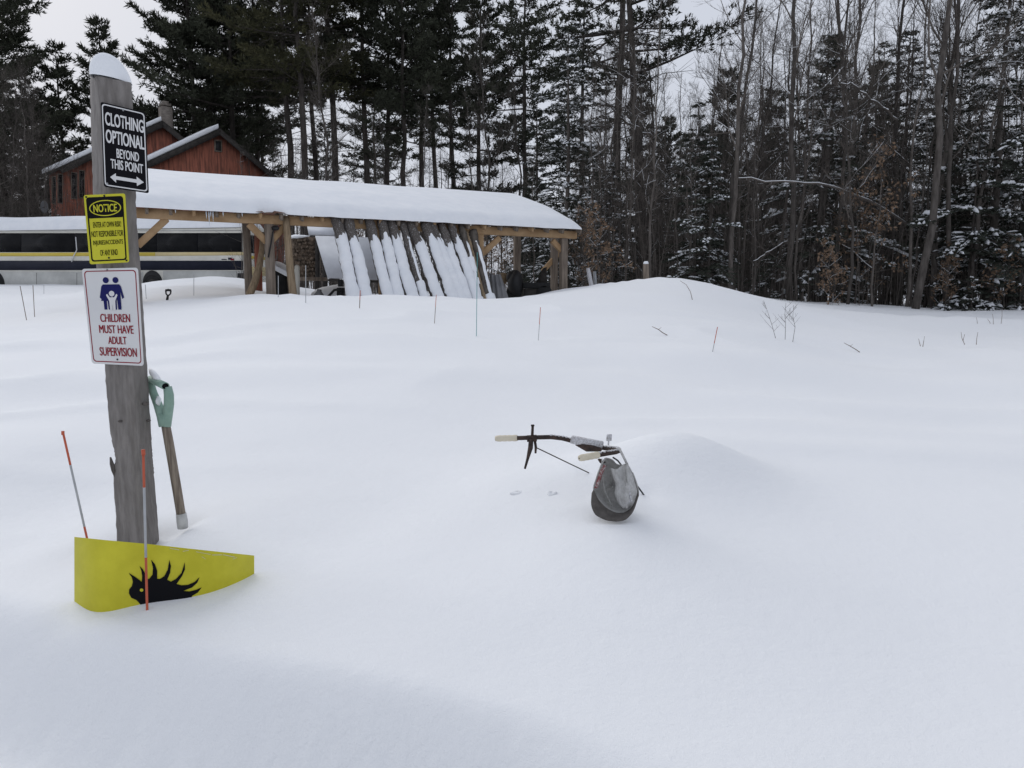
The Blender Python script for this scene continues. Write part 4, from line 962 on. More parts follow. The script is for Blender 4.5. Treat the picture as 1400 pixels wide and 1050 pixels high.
def hquad(name, A, B, x0, y0, x1, y1, mt, off=-.03, par=None):
    q = [on(x0, y1, A, B), on(x1, y1, A, B), on(x1, y0, A, B), on(x0, y0, A, B)]
    q[1][2] = q[0][2]; q[2][2] = q[3][2] = max(q[2][2], q[3][2])
    mb = MB(); mb.hexa([v + hr3 * .01 for v in q] + [v + hr3 * off for v in q]); return mb.build(name, M[mt], par or house)
v = hquad('vent', A1, B1, 293, 192, 303, 207, 'timber_grey', -.05)
hquad('louvre', A1, B1, 294.3, 193.6, 301.5, 205.6, 'black', -.065, v)
for x0, y0, x1, y1 in ((70.5, 241, 76.5, 279), (78.5, 238, 85.5, 278), (97, 236, 105.5, 272), (107.5, 233, 115.5, 271)):
    w = hquad('window', A2, B2, x0, y0, x1, y1, 'timber_grey', -.05); hquad('pane', A2, B2, x0 + 1, y0 + 1.2, x1 - 1, y1 - 1.2, 'glass', -.062, w)
cA, cB = HA + hr_ * 2.6, HB + hr_ * 2.6
c = on(227, 168, cA, cB); mb = MB(); mb.box(c + Z3 * -.2, (.64, .64, 2.3), math.atan2(hd[1], hd[0])); ch = mb.build('chimney', M['brick'], house)
mb = MB(); mb.box(c + Z3 * 1.1, (.56, .56, .12), math.atan2(hd[1], hd[0])); mb.box(c + Z3 * 1.22, (.34, .34, .2), math.atan2(hd[1], hd[0])); mb.build('chimney_cap', M['brick'], ch)
ds = thing('satellite_dish', P(61, 300, 41), 'small grey satellite dish on a pole beside the house corner, above the bus roof', 'satellite dish')
c = P(61.5, 283, 41); G = []
for r in np.linspace(0.02, .30, 6): G.append([c + np.array((r * math.cos(a) * .75, -.25 * r * r * 3 - .12 * math.cos(a) * r, r * 1.1 * math.sin(a))) for a in np.linspace(0, 2 * math.pi, 24, endpoint=False)])
mb = MB(); mb.grid(np.array(G), close_v=True); mb.add(G[0], [tuple(range(24))]); solid(mb.build('dish', M['dish'], ds, smooth=True), .02)
mb = MB(); mb.tube([c + np.array((.05, .05, 0)), c + np.array((.1, .1, -.3)), P(64, 330, 41.1)], .025, 6); mb.tube([c, c + np.array((-.2, -.3, -.15))], .012, 5); mb.build('mast', M['dark_trim'], ds)

# ------------------------------------------------------------------ small plants in the snow
def stems(name, label, cat, lines, d, r, group=None, mt='grass_stem', twigs=0, seed=1):
    base = P(*lines[0][-1], d); t = thing(name, base, label, cat, group); rg = np.random.RandomState(seed)
    for ln in lines:
        mb = MB(); pts = [P(x, y, d + .05 * rg.randn()) for x, y in ln]; pts.append(pts[-1] + (pts[-1] - pts[-2]) * .3)
        pts = np.array(pts); n = len(pts); mb.tube(pts, np.linspace(r * .45, r, n), 5)
        for k in range(twigs):
            t_ = .1 + .75 * rg.rand(); i = t_ * (n - 2); i0 = int(i); c = pts[i0] + (pts[i0 + 1] - pts[i0]) * (i - i0)
            L = (.10 + .16 * rg.rand()) * (.5 + t_); dr = np.array((rg.choice((-1, 1)) * .75, rg.randn() * .3, .75)); dr /= np.linalg.norm(dr)
            mb.tube([c, c + dr * L * .5, c + dr * L + np.array((0, 0, .05 * L))], [r * .5, r * .4, r * .2], 4)
            if rg.rand() < .5: c2 = c + dr * L * .55; mb.tube([c2, c2 + np.array((dr[0] * -.3, .1, .9)) * L * .4], [r * .35, r * .2], 4)
        mb.build('stem', M[mt], t)
stems('bare_shrub', 'leafless twiggy shrub of three stems standing in the open snow toward the wood', 'shrub', [[(1044, 411), (1049, 425), (1055, 443), (1060.5, 463)], [(1074.5, 414), (1073, 430), (1074, 446), (1073.5, 462)], [(1085, 417), (1084, 432), (1087, 447), (1084.5, 463)]], 11.5, .0042, None, 'twig', 9, 4)
for i, (ln, d, lab) in enumerate((([(891, 455.5), (900, 461), (905, 463.5), (912, 469)], 10.6, 'dark stick lying on the snow below the mound'),
                                  ([(1154.5, 457), (1163, 462), (1170, 467), (1176, 472)], 11.5, 'dark stick lying on the snow beyond the bare shrub, toward the picture edge'))):
    p = [P(x, y, d) for x, y in ln]; p = [np.array((v[0], v[1], gz(v[0], v[1]) + .004 + .11 * (1 - j / 3))) for j, v in enumerate(p)]; mb = MB(); mb.tube(p, [.003, .0055, .006, .006], 5); mb.tube([p[1], p[1] + np.array((.04, 0, .03))], [.003, .0015], 4)
    tag(mb.build('fallen_twig', M['grass_stem'], loc=p[-1]), lab, 'twig', 'sticks lying on the snow')
stems('bent_stem', 'single thin dry stem bent over on the flank of the snow mound', 'dry stem', [[(930, 384), (938, 389), (944, 399), (948, 416)]], 15.2, .008)
DS = 'thin dry stalks in the snow near the wood edge'
for i, (ln, d, lab) in enumerate(([[[(1256, 463), (1257, 468), (1258, 472)], [(1264, 460), (1263, 466), (1262, 472)]], 12.2, 'pair of tiny dry stalks in the snow beyond the fallen stick'],
    [[[(1314, 454), (1315, 462), (1318, 469)], [(1319, 457), (1317, 464)]], 13., 'forked dry stalk, the nearer of the forked stalks by the picture edge'],
    [[[(1337, 454), (1335.5, 462), (1335, 469)]], 13., 'single straight dry stalk close beside the forked one'],
    [[[(1335, 434), (1336, 440), (1336.5, 445)]], 16.5, 'short single dry stalk higher up the snow toward the wood'],
    [[[(1350, 436), (1353, 440), (1355, 445)], [(1357, 429), (1358, 437), (1358, 445)]], 16.5, 'two crossing dry stalks close to the tallest dry stalk'],
    [[[(1370, 423), (1370, 432), (1368.5, 445)]], 16.5, 'tallest dry stalk, nearest the picture edge below the wood'])):
    stems('dry_stalk', lab, 'dry stalk', ln, d, .006, DS)
#SPLIT
# ------------------------------------------------------------------ trees
def frames(d):
    d = d / np.linalg.norm(d); s = np.cross(d, (0, 0, 1.)) if abs(d[2]) < .95 else np.array((1., 0, 0)); s = s / np.linalg.norm(s); return d, s, np.cross(s, d)
def blades(mb, B, D, L, Wd, rg):
    """one slim leaf-sized triangle per base point"""
    n = len(B); R = rg.randn(n, 3); S_ = np.cross(D, R); S_ /= np.linalg.norm(S_, axis=1)[:, None] + 1e-9
    h = (S_ * (Wd * .5)[:, None]); mid = B + D * (L * .4)[:, None]
    V = np.stack([B, mid + h, B + D * L[:, None], mid - h], 1).reshape(-1, 3)
    mb.add(V, np.arange(4 * n).reshape(n, 4))
def trunkpath(h, rg, lean=0., n=12, wob=.012):
    t = np.linspace(0, 1, n); w = np.cumsum(rg.randn(n, 2) * wob * h / n ** .5, 0); w -= w[0]
    return np.stack([w[:, 0] + lean * h * t, w[:, 1], h * t], -1)
def along(pts, t):
    i = t * (len(pts) - 1); i0 = min(int(i), len(pts) - 2); return pts[i0] + (pts[i0 + 1] - pts[i0]) * (i - i0)
def make_pine(seed, h=25, cs=.35, rmax=4., dead=28, dens=1., lean=0., irregular=.35, fol=1.0, thick=1., bl=1.):
    rg = np.random.RandomState(seed); tr = trunkpath(h, rg, lean); r0 = h * .0098 * thick
    tb, wb, cb = MB(), MB(), MB(); tt = np.linspace(0, 1, 12); tb.tube(tr, r0 * (1 - tt) ** .8 + .02, 8)
    for k in range(dead):                                         # dead bare boughs under the crown
        t = .06 + (cs + .1) * rg.rand(); c = along(tr, t); a = rg.rand() * 6.28; L = (.8 + 2.2 * rg.rand()) * rmax / 4
        d = np.array((math.cos(a), math.sin(a), .25 * rg.randn() - .05)); p = [c, c + d * L * .5 + (0, 0, .03 * L), c + d * L + (0, 0, -.12 * L)]
        wb.tube(p, [.028, .018, .008], 3, False)
        for q in range(4):
            c2 = along(np.array(p), .3 + .65 * rg.rand()); b = a + rg.choice((-1, 1)) * (.6 + .5 * rg.rand()); d2 = np.array((math.cos(b), math.sin(b), .3 * rg.randn())); wb.tube([c2, c2 + d2 * L * .35], [.010, .004], 3, False)
    B, D, L_ = [], [], []; z = cs
    while z < .985:
        t = (z - cs) / (1 - cs)
        prof = min(1, .55 + t * 2.2) * (1 - t) ** .75 + .07
        nb = rg.randint(4, 7); a0 = rg.rand() * 6.28
        for k in range(nb):
            if rg.rand() < irregular * .35: continue
            a = a0 + 6.283 * k / nb + rg.randn() * .25; L = rmax * prof * (1 + irregular * rg.randn()); L = max(L, .35)
            el = math.radians(-6 + 50 * t ** 1.4 + 7 * rg.randn()); c = along(tr, min(.995, z + rg.randn() * .006))
            d = np.array((math.cos(a) * math.cos(el), math.sin(a) * math.cos(el), math.sin(el)))
            P_ = np.array([c, c + d * L * .35 + (0, 0, -.01 * L), c + d * L * .7 + (0, 0, .0), c + d * L + (0, 0, .10 * L)])
            wb.tube(P_, [.016 + .012 * L, .012 + .008 * L, .012, .006], 3, False)
            nt_ = int((3 + L * 4.2) * dens)
            for q in range(nt_):
                s = .25 + .75 * (q + rg.rand()) / nt_; b0 = along(P_, min(s, .999)); sg_ = 1 if q % 2 else -1
                b = a + sg_ * (.5 + .5 * rg.rand()) * (1.15 - s * .6); l = (.28 + .30 * L * (1.15 - s)) * (.6 + .6 * rg.rand())
                e2 = el * .5 + .25 + .2 * rg.randn(); d2 = np.array((math.cos(b) * math.cos(e2), math.sin(b) * math.cos(e2), math.sin(e2)))
                wb.tube([b0, b0 + d2 * l], [.008, .004], 3, False)
                for u in ((.35, .7, 1.) if l > .5 else (.55, 1.)):
                    m = int(7 * fol)
                    c3 = b0 + d2 * l * u; dd = d2 * .75 + rg.randn(m, 3) * .55 + np.array((0, 0, .25)); dd /= np.linalg.norm(dd, axis=1)[:, None]
                    B.append(np.repeat(c3[None], m, 0) - dd * .04 + rg.randn(m, 3) * .04); D.append(dd); L_.append((.24 + .2 * rg.rand(m)) * bl)
        z += (.5 + .45 * rg.rand()) / h * (1.3 - .5 * t)
    B = np.concatenate(B); D = np.concatenate(D); L_ = np.concatenate(L_); blades(cb, B, D, L_, (.055 + .04 * rg.rand(len(B))) * bl, rg)
    return tb, wb, cb, None
def make_fir(seed, h=10, cs=.06, rmax=1.9, snow=.5, dens=1., droop=.22, blade=.12):
    rg = np.random.RandomState(seed); tr = trunkpath(h, rg, 0, 10, .004); tb, wb, cb, sb = MB(), MB(), MB(), MB()
    tt = np.linspace(0, 1, 10); tb.tube(tr, h * .011 * (1 - tt) ** .9 + .008, 7)
    B, D, L_ = [], [], []; z = cs
    while z < .985:
        t = (z - cs) / (1 - cs); prof = (1 - t) ** .85 * min(1, .7 + 2 * t) + .05; nb = rg.randint(4, 7); a0 = rg.rand() * 6.28
        for k in range(nb):
            if rg.rand() < .15: continue
            a = a0 + 6.283 * k / nb + .3 * rg.randn(); L = max(.2, rmax * prof * (1 + .32 * rg.randn())); c = along(tr, z)
            el = math.radians(25 * t + 6 * rg.randn() + 6); d = np.array((math.cos(a) * math.cos(el), math.sin(a) * math.cos(el), math.sin(el)))
            P_ = np.array([c, c + d * L * .35 + (0, 0, -.02 * L), c + d * L * .7 + (0, 0, -droop * .5 * L), c + d * L + (0, 0, -droop * L)])
            wb.tube(P_, [.008 + .008 * L, .006 + .005 * L, .007, .003], 3, False)
            nt_ = int((4 + L * 8) * dens); hasn = rg.rand() < snow + .12
            tips = [(P_[1], P_[3], L * .6)]
            for q in range(nt_):
                s = .12 + .86 * (q + rg.rand()) / nt_; b0 = along(P_, s); b = a + (1 if q % 2 else -1) * (.75 + .3 * rg.randn()); l = (.12 + .42 * L * (1.08 - s)) * (.6 + .6 * rg.rand())
                d2 = np.array((math.cos(b), math.sin(b), -.12 + .12 * rg.randn())); tips.append((b0, b0 + d2 * l, l))
            for b0, b1, l in tips:
                m = max(4, int(l * 34)); u = rg.rand(m); dv = (b1 - b0) / (np.linalg.norm(b1 - b0) + 1e-9); sd = np.cross(dv, (0, 0, 1)); sgn = rg.choice((-1, 1), m)
                dd = dv * .6 + sd[None] * sgn[:, None] * .7 + rg.randn(m, 3) * .22; dd /= np.linalg.norm(dd, axis=1)[:, None]
                B.append(b0 + (b1 - b0) * u[:, None]); D.append(dd); L_.append(blade * (.6 + .8 * rg.rand(m)))
                if hasn and rg.rand() < .85 and l > .05:
                    f0 = .05 + .35 * rg.rand(); p0 = b0 + (b1 - b0) * f0; p1 = b0 + (b1 - b0) * min(1.05, f0 + .35 + .45 * rg.rand()); w = (.026 + .05 * rg.rand() ** 1.6) * (.7 + .5 * rg.rand())
                    sd2 = np.cross(p1 - p0, (0, 0, 1)); sd2 = sd2 / (np.linalg.norm(sd2) + 1e-9) * w; m_ = (p0 + p1) / 2; up = np.array((0, 0, w * (1.0 + .7 * rg.rand())))
                    q0 = p0 + (p1 - p0) * .3; q1 = p0 + (p1 - p0) * .72
                    V = [p0, q0 + sd2 + up * .1, q1 + sd2 * .9 + up * .1, p1, q1 - sd2 * .9 + up * .1, q0 - sd2 + up * .1, q0 + up, q1 + up]
                    sb.add(V, [(0, 1, 6), (1, 2, 7, 6), (2, 3, 7), (3, 4, 7), (4, 5, 6, 7), (5, 0, 6), (0, 5, 4, 3, 2, 1)])
        z += (.22 + .30 * rg.rand()) / h * (1.5 - .6 * t) * (1.0 if h < 12 else 1.3)
    B = np.concatenate(B); D = np.concatenate(D); L_ = np.concatenate(L_); blades(cb, B, D, L_, .028 + .03 * rg.rand(len(B)), rg)
    return tb, wb, cb, sb
def make_hard(seed, h=14, cs=.35, nb=16, spread=.28, up=55, lean=0., twig=1., snow=.3, leaf=0, rbase=None):
    rg = np.random.RandomState(seed); tr = trunkpath(h, rg, lean, 14, .022); r0 = rbase or (.02 + h * .0046)
    tb, wb, lb, sb = MB(), MB(), MB(), MB(); tt = np.linspace(0, 1, 14); tb.tube(tr, r0 * (1 - tt * .93) ** .9 + .004, 7)
    LB, LD = [], []
    def limb(c, d, L, r, lev):
        n = 5 if lev < 2 else 3; p = [c]; dd = d / np.linalg.norm(d)
        for i in range(n - 1):
            dd = dd + rg.randn(3) * (.16 if lev < 2 else .22) + np.array((0, 0, .09)); dd /= np.linalg.norm(dd); p.append(p[-1] + dd * L / (n - 1))
        p = np.array(p); wb.tube(p, np.linspace(r, r * .4, n), 4 if lev == 0 else 3, False)
        if snow and lev < 2 and rg.rand() < snow and abs(dd[2]) < .85:
            q = p.copy(); q[:, 2] += np.linspace(r, r * .4, n) * .7; sb.tube(q, np.linspace(r * .6 + .002, r * .3 + .002, n), 4, False)
        if lev < 2:
            for k in range(int((4 + L * 3.4) * twig)):
                s = .2 + .8 * rg.rand(); c2 = along(p, min(s, .999)); d2 = dd + rg.randn(3) * .75; d2[2] += .25; limb(c2, d2, L * (.28 + .25 * rg.rand()) * (1.15 - .5 * s) + .08, max(.004, r * .45 * (1.1 - .6 * s)), lev + 1)
        if leaf and lev >= 1:
            for k in range(leaf):
                LB.append(along(p, .2 + .79 * rg.rand())); v = rg.randn(3); v[2] -= .7; LD.append(v / np.linalg.norm(v))
    for k in range(nb):
        t = cs + (1 - cs) * ((k + rg.rand()) / nb) ** .85; c = along(tr, min(.99, t)); a = k * 2.4 + rg.randn() * .5; el = math.radians(up + 12 * rg.randn() + 12 * t)
        d = np.array((math.cos(a) * math.cos(el), math.sin(a) * math.cos(el), math.sin(el))); L = h * spread * (1.12 - t) ** .55 * (.55 + .6 * rg.rand())
        limb(c, d, L, max(.007, r0 * (1 - t * .93) * .45), 0)
    if leaf:
        LB, LD = np.array(LB), np.array(LD); blades(lb, LB, LD, .07 + .05 * rg.rand(len(LB)), .045 + .02 * rg.rand(len(LB)), rg)
    return tb, wb, (lb if leaf else None), (sb if sb.n else None)
PROTO = {}
def proto(key, kind, mats, **kw):
    PROTO[key] = (kind, mats, kw)
TREES = []
def tree_root(key, name, label, cat, group):
    kind, mats, kw = PROTO[key]
    if isinstance(kind, bpy.types.Object):
        c = copy_tree(kind); c.name = name
    else:
        parts = {'pine': make_pine, 'fir': make_fir, 'hard': make_hard}[kind](**kw)
        c = bpy.data.objects.new(name, None); COL.objects.link(c)
        for nm, mbx, mt in zip(('trunk', 'branches', 'needles' if kind != 'hard' else 'dead_leaves', 'snow'), parts, mats):
            if mbx is not None and mbx.n:
                o = mbx.build(nm, M[mt], c, smooth=nm == 'trunk')
                if nm == 'snow': o['kind'] = 'stuff'
        PROTO[key] = (c, mats, kw)
    for k in ('label', 'group'): 
        if k in c: del c[k]
    return tag(c, label, cat, group)
PM = ('pine_bark', 'pine_bark', 'needle_dark', 'snow'); PO = ('pine_bark', 'pine_bark', 'needle_olive', 'snow'); FM = ('grey_bark', 'twig', 'needle_fir', 'clump'); HM = ('grey_bark', 'twig', 'dead_leaf', 'clump')
proto('pineA', 'pine', PM, seed=1, h=26, cs=.36, rmax=4.2); proto('pineB', 'pine', PM, seed=2, h=24, cs=.42, rmax=3.6, dead=40)
proto('pineC', 'pine', PO, seed=3, h=25, cs=.48, rmax=4.2, dead=36, irregular=.4); proto('pineD', 'pine', PM, seed=4, h=19, cs=.22, rmax=3.0, dens=1.1)
proto('pineE', 'pine', PM, seed=5, h=22, cs=.40, rmax=3.6, dead=50, lean=.03, irregular=.5, fol=2.0, thick=.7, bl=.55); proto('pineF', 'pine', PM, seed=6, h=17, cs=.5, rmax=2.2, dead=60, irregular=.6, fol=1.6, bl=.6)
proto('firA', 'fir', FM, seed=11, h=9, rmax=2.2, snow=.72, droop=.42); proto('firB', 'fir', FM, seed=12, h=11, rmax=2.4, snow=.62, droop=.4); proto('firC', 'fir', FM, seed=13, h=6, rmax=1.6, snow=.5, droop=.35)
proto('firD', 'fir', FM, seed=14, h=13, rmax=2.4, snow=.16, cs=.1, blade=.15); proto('firE', 'fir', FM, seed=15, h=3.2, rmax=1.1, snow=.5, dens=1.2)
proto('firG', 'fir', FM, seed=16, h=8, rmax=1.7, snow=.02, dens=1.2)
proto('hardA', 'hard', HM, seed=21, h=15, cs=.30, nb=20, rbase=.105, snow=.12); proto('hardB', 'hard', HM, seed=22, h=13, cs=.25, nb=20, up=48, snow=.15); proto('hardC', 'hard', HM, seed=23, h=16, cs=.32, nb=19, up=60, spread=.22, snow=.12)
proto('hardD', 'hard', HM, seed=24, h=11, cs=.25, nb=18, up=42, lean=.06, snow=.2); proto('hardN', 'hard', HM, seed=25, h=14, cs=.15, nb=30, up=35, spread=.26, snow=0, twig=1.2)
proto('hardM', 'hard', HM, seed=26, h=12, cs=.2, nb=24, up=50, spread=.24, snow=0, twig=1.2)
proto('sapA', 'hard', HM, seed=31, h=7.5, cs=.2, nb=15, spread=.2, twig=.9, rbase=.035, snow=.12); proto('sapB', 'hard', HM, seed=32, h=9, cs=.25, nb=14, spread=.17, twig=.9, rbase=.04, lean=-.05, snow=.12)
proto('sapC', 'hard', HM, seed=33, h=5, cs=.12, nb=16, spread=.3, up=30, twig=.9, rbase=.03, snow=.3); proto('sapD', 'hard', HM, seed=34, h=10, cs=.3, nb=16, spread=.16, up=62, twig=.9, rbase=.05, lean=.03, snow=.08)
proto('beech', 'hard', HM, seed=41, h=4.2, cs=.1, nb=16, spread=.34, up=25, leaf=2, rbase=.03, snow=.1, twig=.75); proto('beechB', 'hard', HM, seed=42, h=2.6, cs=.05, nb=14, spread=.4, up=30, leaf=3, rbase=.02, snow=.3, twig=.75)
proto('pineG', 'pine', PM, seed=8, h=26, cs=.2, rmax=5.0, dens=1.25, irregular=.28, dead=20); proto('pineH', 'pine', PO, seed=9, h=26, cs=.5, rmax=4.4, dead=75, irregular=.4)
proto('pineI', 'pine', PM, seed=10, h=25, cs=.55, rmax=3.4, dead=85, irregular=.45); proto('pineJ', 'pine', PM, seed=17, h=15, cs=.12, rmax=2.4, dens=1.1, irregular=.3, dead=6)
proto('firT', 'fir', FM, seed=19, h=15, rmax=2.3, snow=.35, cs=.08, blade=.15, droop=.3)
proto('firH', 'fir', FM, seed=18, h=12, rmax=2.5, snow=.10, cs=.06, blade=.15)
rgT = np.random.RandomState(77)
def plant(key, px, d, sc=1., name='tree', label=None, cat='tree', group=None, rz=None, lean=(0, 0), sink=.15):
    x, y = (px - 700) / F * d, d
    r = tree_root(key, name, label, cat, group)
    r.location = (x, y, gz(x, y) - sink); r.rotation_euler = (lean[0], lean[1], rgT.rand() * 6.28 if rz is None else rz); r.scale = (sc, sc, sc)
    return r
# the tall pines behind the house and shed: picture column, distance, proto, scale
G_ = 'tall dark pines behind the shed and house'
for key, px, d, sc, lab in (
    ('pineJ', 100, 56, 1.1, 'pointed dark conifer above the house roof, outer one of two seen against open sky'),
    ('pineJ', 163, 58, 1.25, 'dark conifer with a ragged pointed top seen against open sky directly behind the wooden post'),
    ('pineG', 268, 58, 1.05, 'huge dark pine with sweeping boughs standing beside the chimney, edge of the open sky'),
    ('pineG', 312, 62, 1.1, 'broad dark pine straight behind the peak of the nearer red gable'),
    ('pineB', 337, 57, 1.1, 'dark straight pine trunk just past the red gable peak'),
    ('pineI', 362, 60, 1.05, 'dark pine whose trunk rises where the red gable meets the roof snow'),
    ('pineH', 402, 55, 1.05, 'olive tinged pine with a thick trunk, first beyond the red gable'),
    ('pineH', 418, 51, 1.02, 'olive green pine with yellowish lower boughs rising above the front timber post'),
    ('pineI', 438, 60, 1.05, 'slim dark pine trunk in the gap between the olive pines'),
    ('pineH', 459, 54, 1.05, 'large thick trunked olive pine above the tilted flat panels'),
    ('pineI', 505, 56, 1.05, 'dark pine above the first leaning logs'),
    ('pineI', 534, 58, 1.0, 'dark pine with dense top above the middle of the leaning logs'),
    ('pineB', 559, 55, 1.0, 'dark pine with bare lower boughs above the seventh leaning log'),
    ('pineI', 579, 60, 1.05, 'thin dark pine trunk, first of a row of four above the last leaning logs'),
    ('pineI', 597, 62, .98, 'dark pine trunk, second of the row of four above the last leaning logs'),
    ('pineI', 621, 58, .92, 'dark pine trunk edging the open sky, last of the row of four'),
    ('pineD', 657, 50, 1.03, 'dark two stemmed looking pine standing alone against the sky above the open shed bay'),
    ('pineB', 711, 48, .86, 'tall plumed pine with bare lower trunk, alone against the sky past the roof ridge'),
    ('firT', 793, 36, 1.0, 'lopsided snow dusted conifer rising past the end of the shed roof'),
    ('pineF', 843, 33, 1.15, 'thin tall pine trunk with a sparse crown past the shed corner'),
    ('pineE', 893, 30, 1.0, 'large leaning pine with heavy flat boughs above the snow mound'),
    ('pineJ', 985, 40, .78, 'dark pine behind the thin grey birch like stem past the mound'),
    ('pineJ', 1120, 38, .84, 'round topped dark pine rising behind the snowy fir'),
    ('pineJ', 1045, 44, .78, 'dark pine low between the round topped pine and the thin grey stems'),
    ('pineG', 25, 52, .92, 'great dark conifer at the picture edge behind bare grey branches'),
    ('pineG', -40, 50, 1.0, 'dark conifer partly cut off by the picture edge above the bus'),
    ('pineG', 62, 62, .62, 'dark conifer half hidden behind the great one at the picture edge')):
    plant(key, px, d, sc, 'pine_tree', lab, 'pine', G_, lean=(0, .07) if lab.startswith('large leaning') else (0, 0))
# snowy firs
G_ = 'snow laden firs along the wood edge'
for key, px, d, sc, lab in (
    ('firG', 945, 23, .72, 'narrow blackish spruce standing straight behind the snow mound'),
    ('firA', 965, 22.5, .52, 'low snow dusted fir spreading at the foot of the blackish spruce'),
    ('firA', 1112, 24, .92, 'fir with thick white boughs beside the round topped dark pine'),
    ('firB', 1222, 29, .95, 'tall snow flecked fir behind the thick grey trunk'),
    ('firH', 1160, 27, .65, 'snowy fir between the white boughed fir and the thick grey trunk'),
    ('firB', 1345, 23, 1.05, 'tallest snow loaded fir close to the picture edge'),
    ('firH', 1290, 27, .8, 'snowy fir just before the tallest one, behind slim grey trunks'),
    ('firB', 1400, 24, .9, 'snow loaded fir cut off by the picture edge'),
    ('firC', 1320, 22.5, .9, 'small snowy fir at the foot of the tallest fir'),
    ('firB', 775, 29, .95, 'snow dusted fir straight behind the end of the shed roof'),
    ('firD', 735, 34, .72, 'dark fir behind the back post of the open bay'),
    ('firC', 752, 26, .55, 'small fir with snowy sprays seen through the open bay'),
    ('firA', 830, 27, .55, 'snowy fir low between the shed corner and the snow mound'),
    ('firE', 1325, 21, .35, 'tiny snow covered fir sprig at the edge of the snow below the tallest fir'),
    ('firD', 1190, 34, .9, 'dark thinly snowed fir deep behind the brown beech leaves'),
    ('firD', 1060, 33, .72, 'dark fir deep in the wood past the mound, behind the bare shrub'),
    ('firD', 1260, 36, .95, 'dark fir deep in the wood behind the thick grey trunk'),
    ('firD', 900, 33, .6, 'dark fir deep behind the snow mound beside the leaning pine'),
    ('firD', 1420, 33, 1.0, 'dark fir deep in the wood at the picture edge'),
    ('firD', 640, 62, .35, 'little pointed fir far off in the sky gap above the shed roof'),
    ('firC', 90, 44, .7, 'low snow dusted fir beside the house corner above the bus roof')):
    plant(key, px, d, sc, 'fir_tree', lab, 'fir', G_)
# bare hardwoods that stand out
G_ = 'bare hardwood trees at the wood edge'
for key, px, d, sc, lab in (
    ('hardA', 1248, 21.5, 1.05, 'thickest grey bare trunk in the wood, forking high up'),
    ('hardC', 1268, 23, .95, 'slim straight bare trunk close beside the thickest one'),
    ('hardC', 1078, 22.5, .95, 'pale slender bare trunk beside the white boughed fir'),
    ('hardC', 995, 22, .78, 'thin pale bare trunk past the snow mound with snow on its limbs'),
    ('hardB', 1292, 22, .95, 'bare trunk with curving limbs before the tallest fir'),
    ('hardD', 1322, 22.5, .9, 'grey bare trunk leaning before the tallest snow loaded fir'),
    ('hardA', 1110, 24.5, .9, 'bare trunk just behind the white boughed fir'),
    ('hardB', 1135, 23, .9, 'dark bare trunk between the fir and the brown beech leaves'),
    ('hardC', 1150, 26, .95, 'straight bare trunk right above the brown beech leaves'),
    ('hardA', 1370, 24, 1.0, 'bare trunk beside the tallest fir at the picture edge'),
    ('hardC', 1395, 22, .9, 'bare trunk cut by the picture edge'),
    ('sapB', 886, 20.6, .85, 'slim pale stem rising straight out of the snow mound'),
    ('hardD', 870, 27, .8, 'bare crooked tree beside the leaning pine'),
    ('hardB', 825, 30, .75, 'bare tree past the shed corner with a broken looking top'),
    ('hardD', 1030, 26, .85, 'bare tree with wide low limbs behind the bare shrub'),
    ('hardA', 1205, 26, .95, 'bare tree behind the brown beech leaves'),
    ('hardN', 5, 40, .95, 'bare grey tree with drooping fine branches at the edge above the bus'),
    ('hardM', 60, 44, .85, 'bare tree whose fine branches hang before the great conifer by the house'),
    ('hardM', -40, 38, .9, 'bare tree mostly outside the picture above the bus'),
    ('hardN', 35, 46, .9, 'bare tree behind the satellite dish'),
    ('hardM', 530, 46, .8, 'thin bare grey tree among the pines above the leaning logs'),
    ('hardM', 487, 44, .7, 'bare branching tree above the start of the leaning logs'),
    ('hardC', 611, 50, .75, 'pale grey bare trunk among the dark row of pine trunks'),
    ('sapB', 732, 24, .55, 'thin whitish stem seen through the open shed bay')):
    plant(key, px, d, sc, 'bare_tree', lab, 'bare tree', G_)
G_ = 'saplings with tan dead leaves'
for key, px, d, sc, lab in (
    ('beech', 1190, 22, 1.1, 'sapling hung with tan dead leaves beside the thickest grey trunk'),
    ('beech', 1165, 23, .8, 'smaller tan leaved sapling before the white boughed fir'),
    ('beechB', 815, 22, .9, 'tan leaved bush right at the shed corner'),
    ('beech', 795, 23.5, .7, 'tan leaved sapling behind the last shed post'),
    ('beech', 690, 26, .65, 'orange brown leaved sapling seen through the open bay beside the tarp'),
    ('beech', 668, 28, .7, 'brown leaved sapling behind the shed brace'),
    ('beechB', 1370, 21.8, .8, 'tan leaved bush at the picture edge below the firs'),
    ('beechB', 1130, 21.5, .7, 'low tan leaved bush at the snow edge behind the bare shrub'),
    ('beechB', 1290, 21.8, .7, 'low tan leaved bush at the foot of the slim trunks')):
    plant(key, px, d, sc, 'beech_sapling', lab, 'sapling', G_)
G_ = 'bent limbs edged with snow'
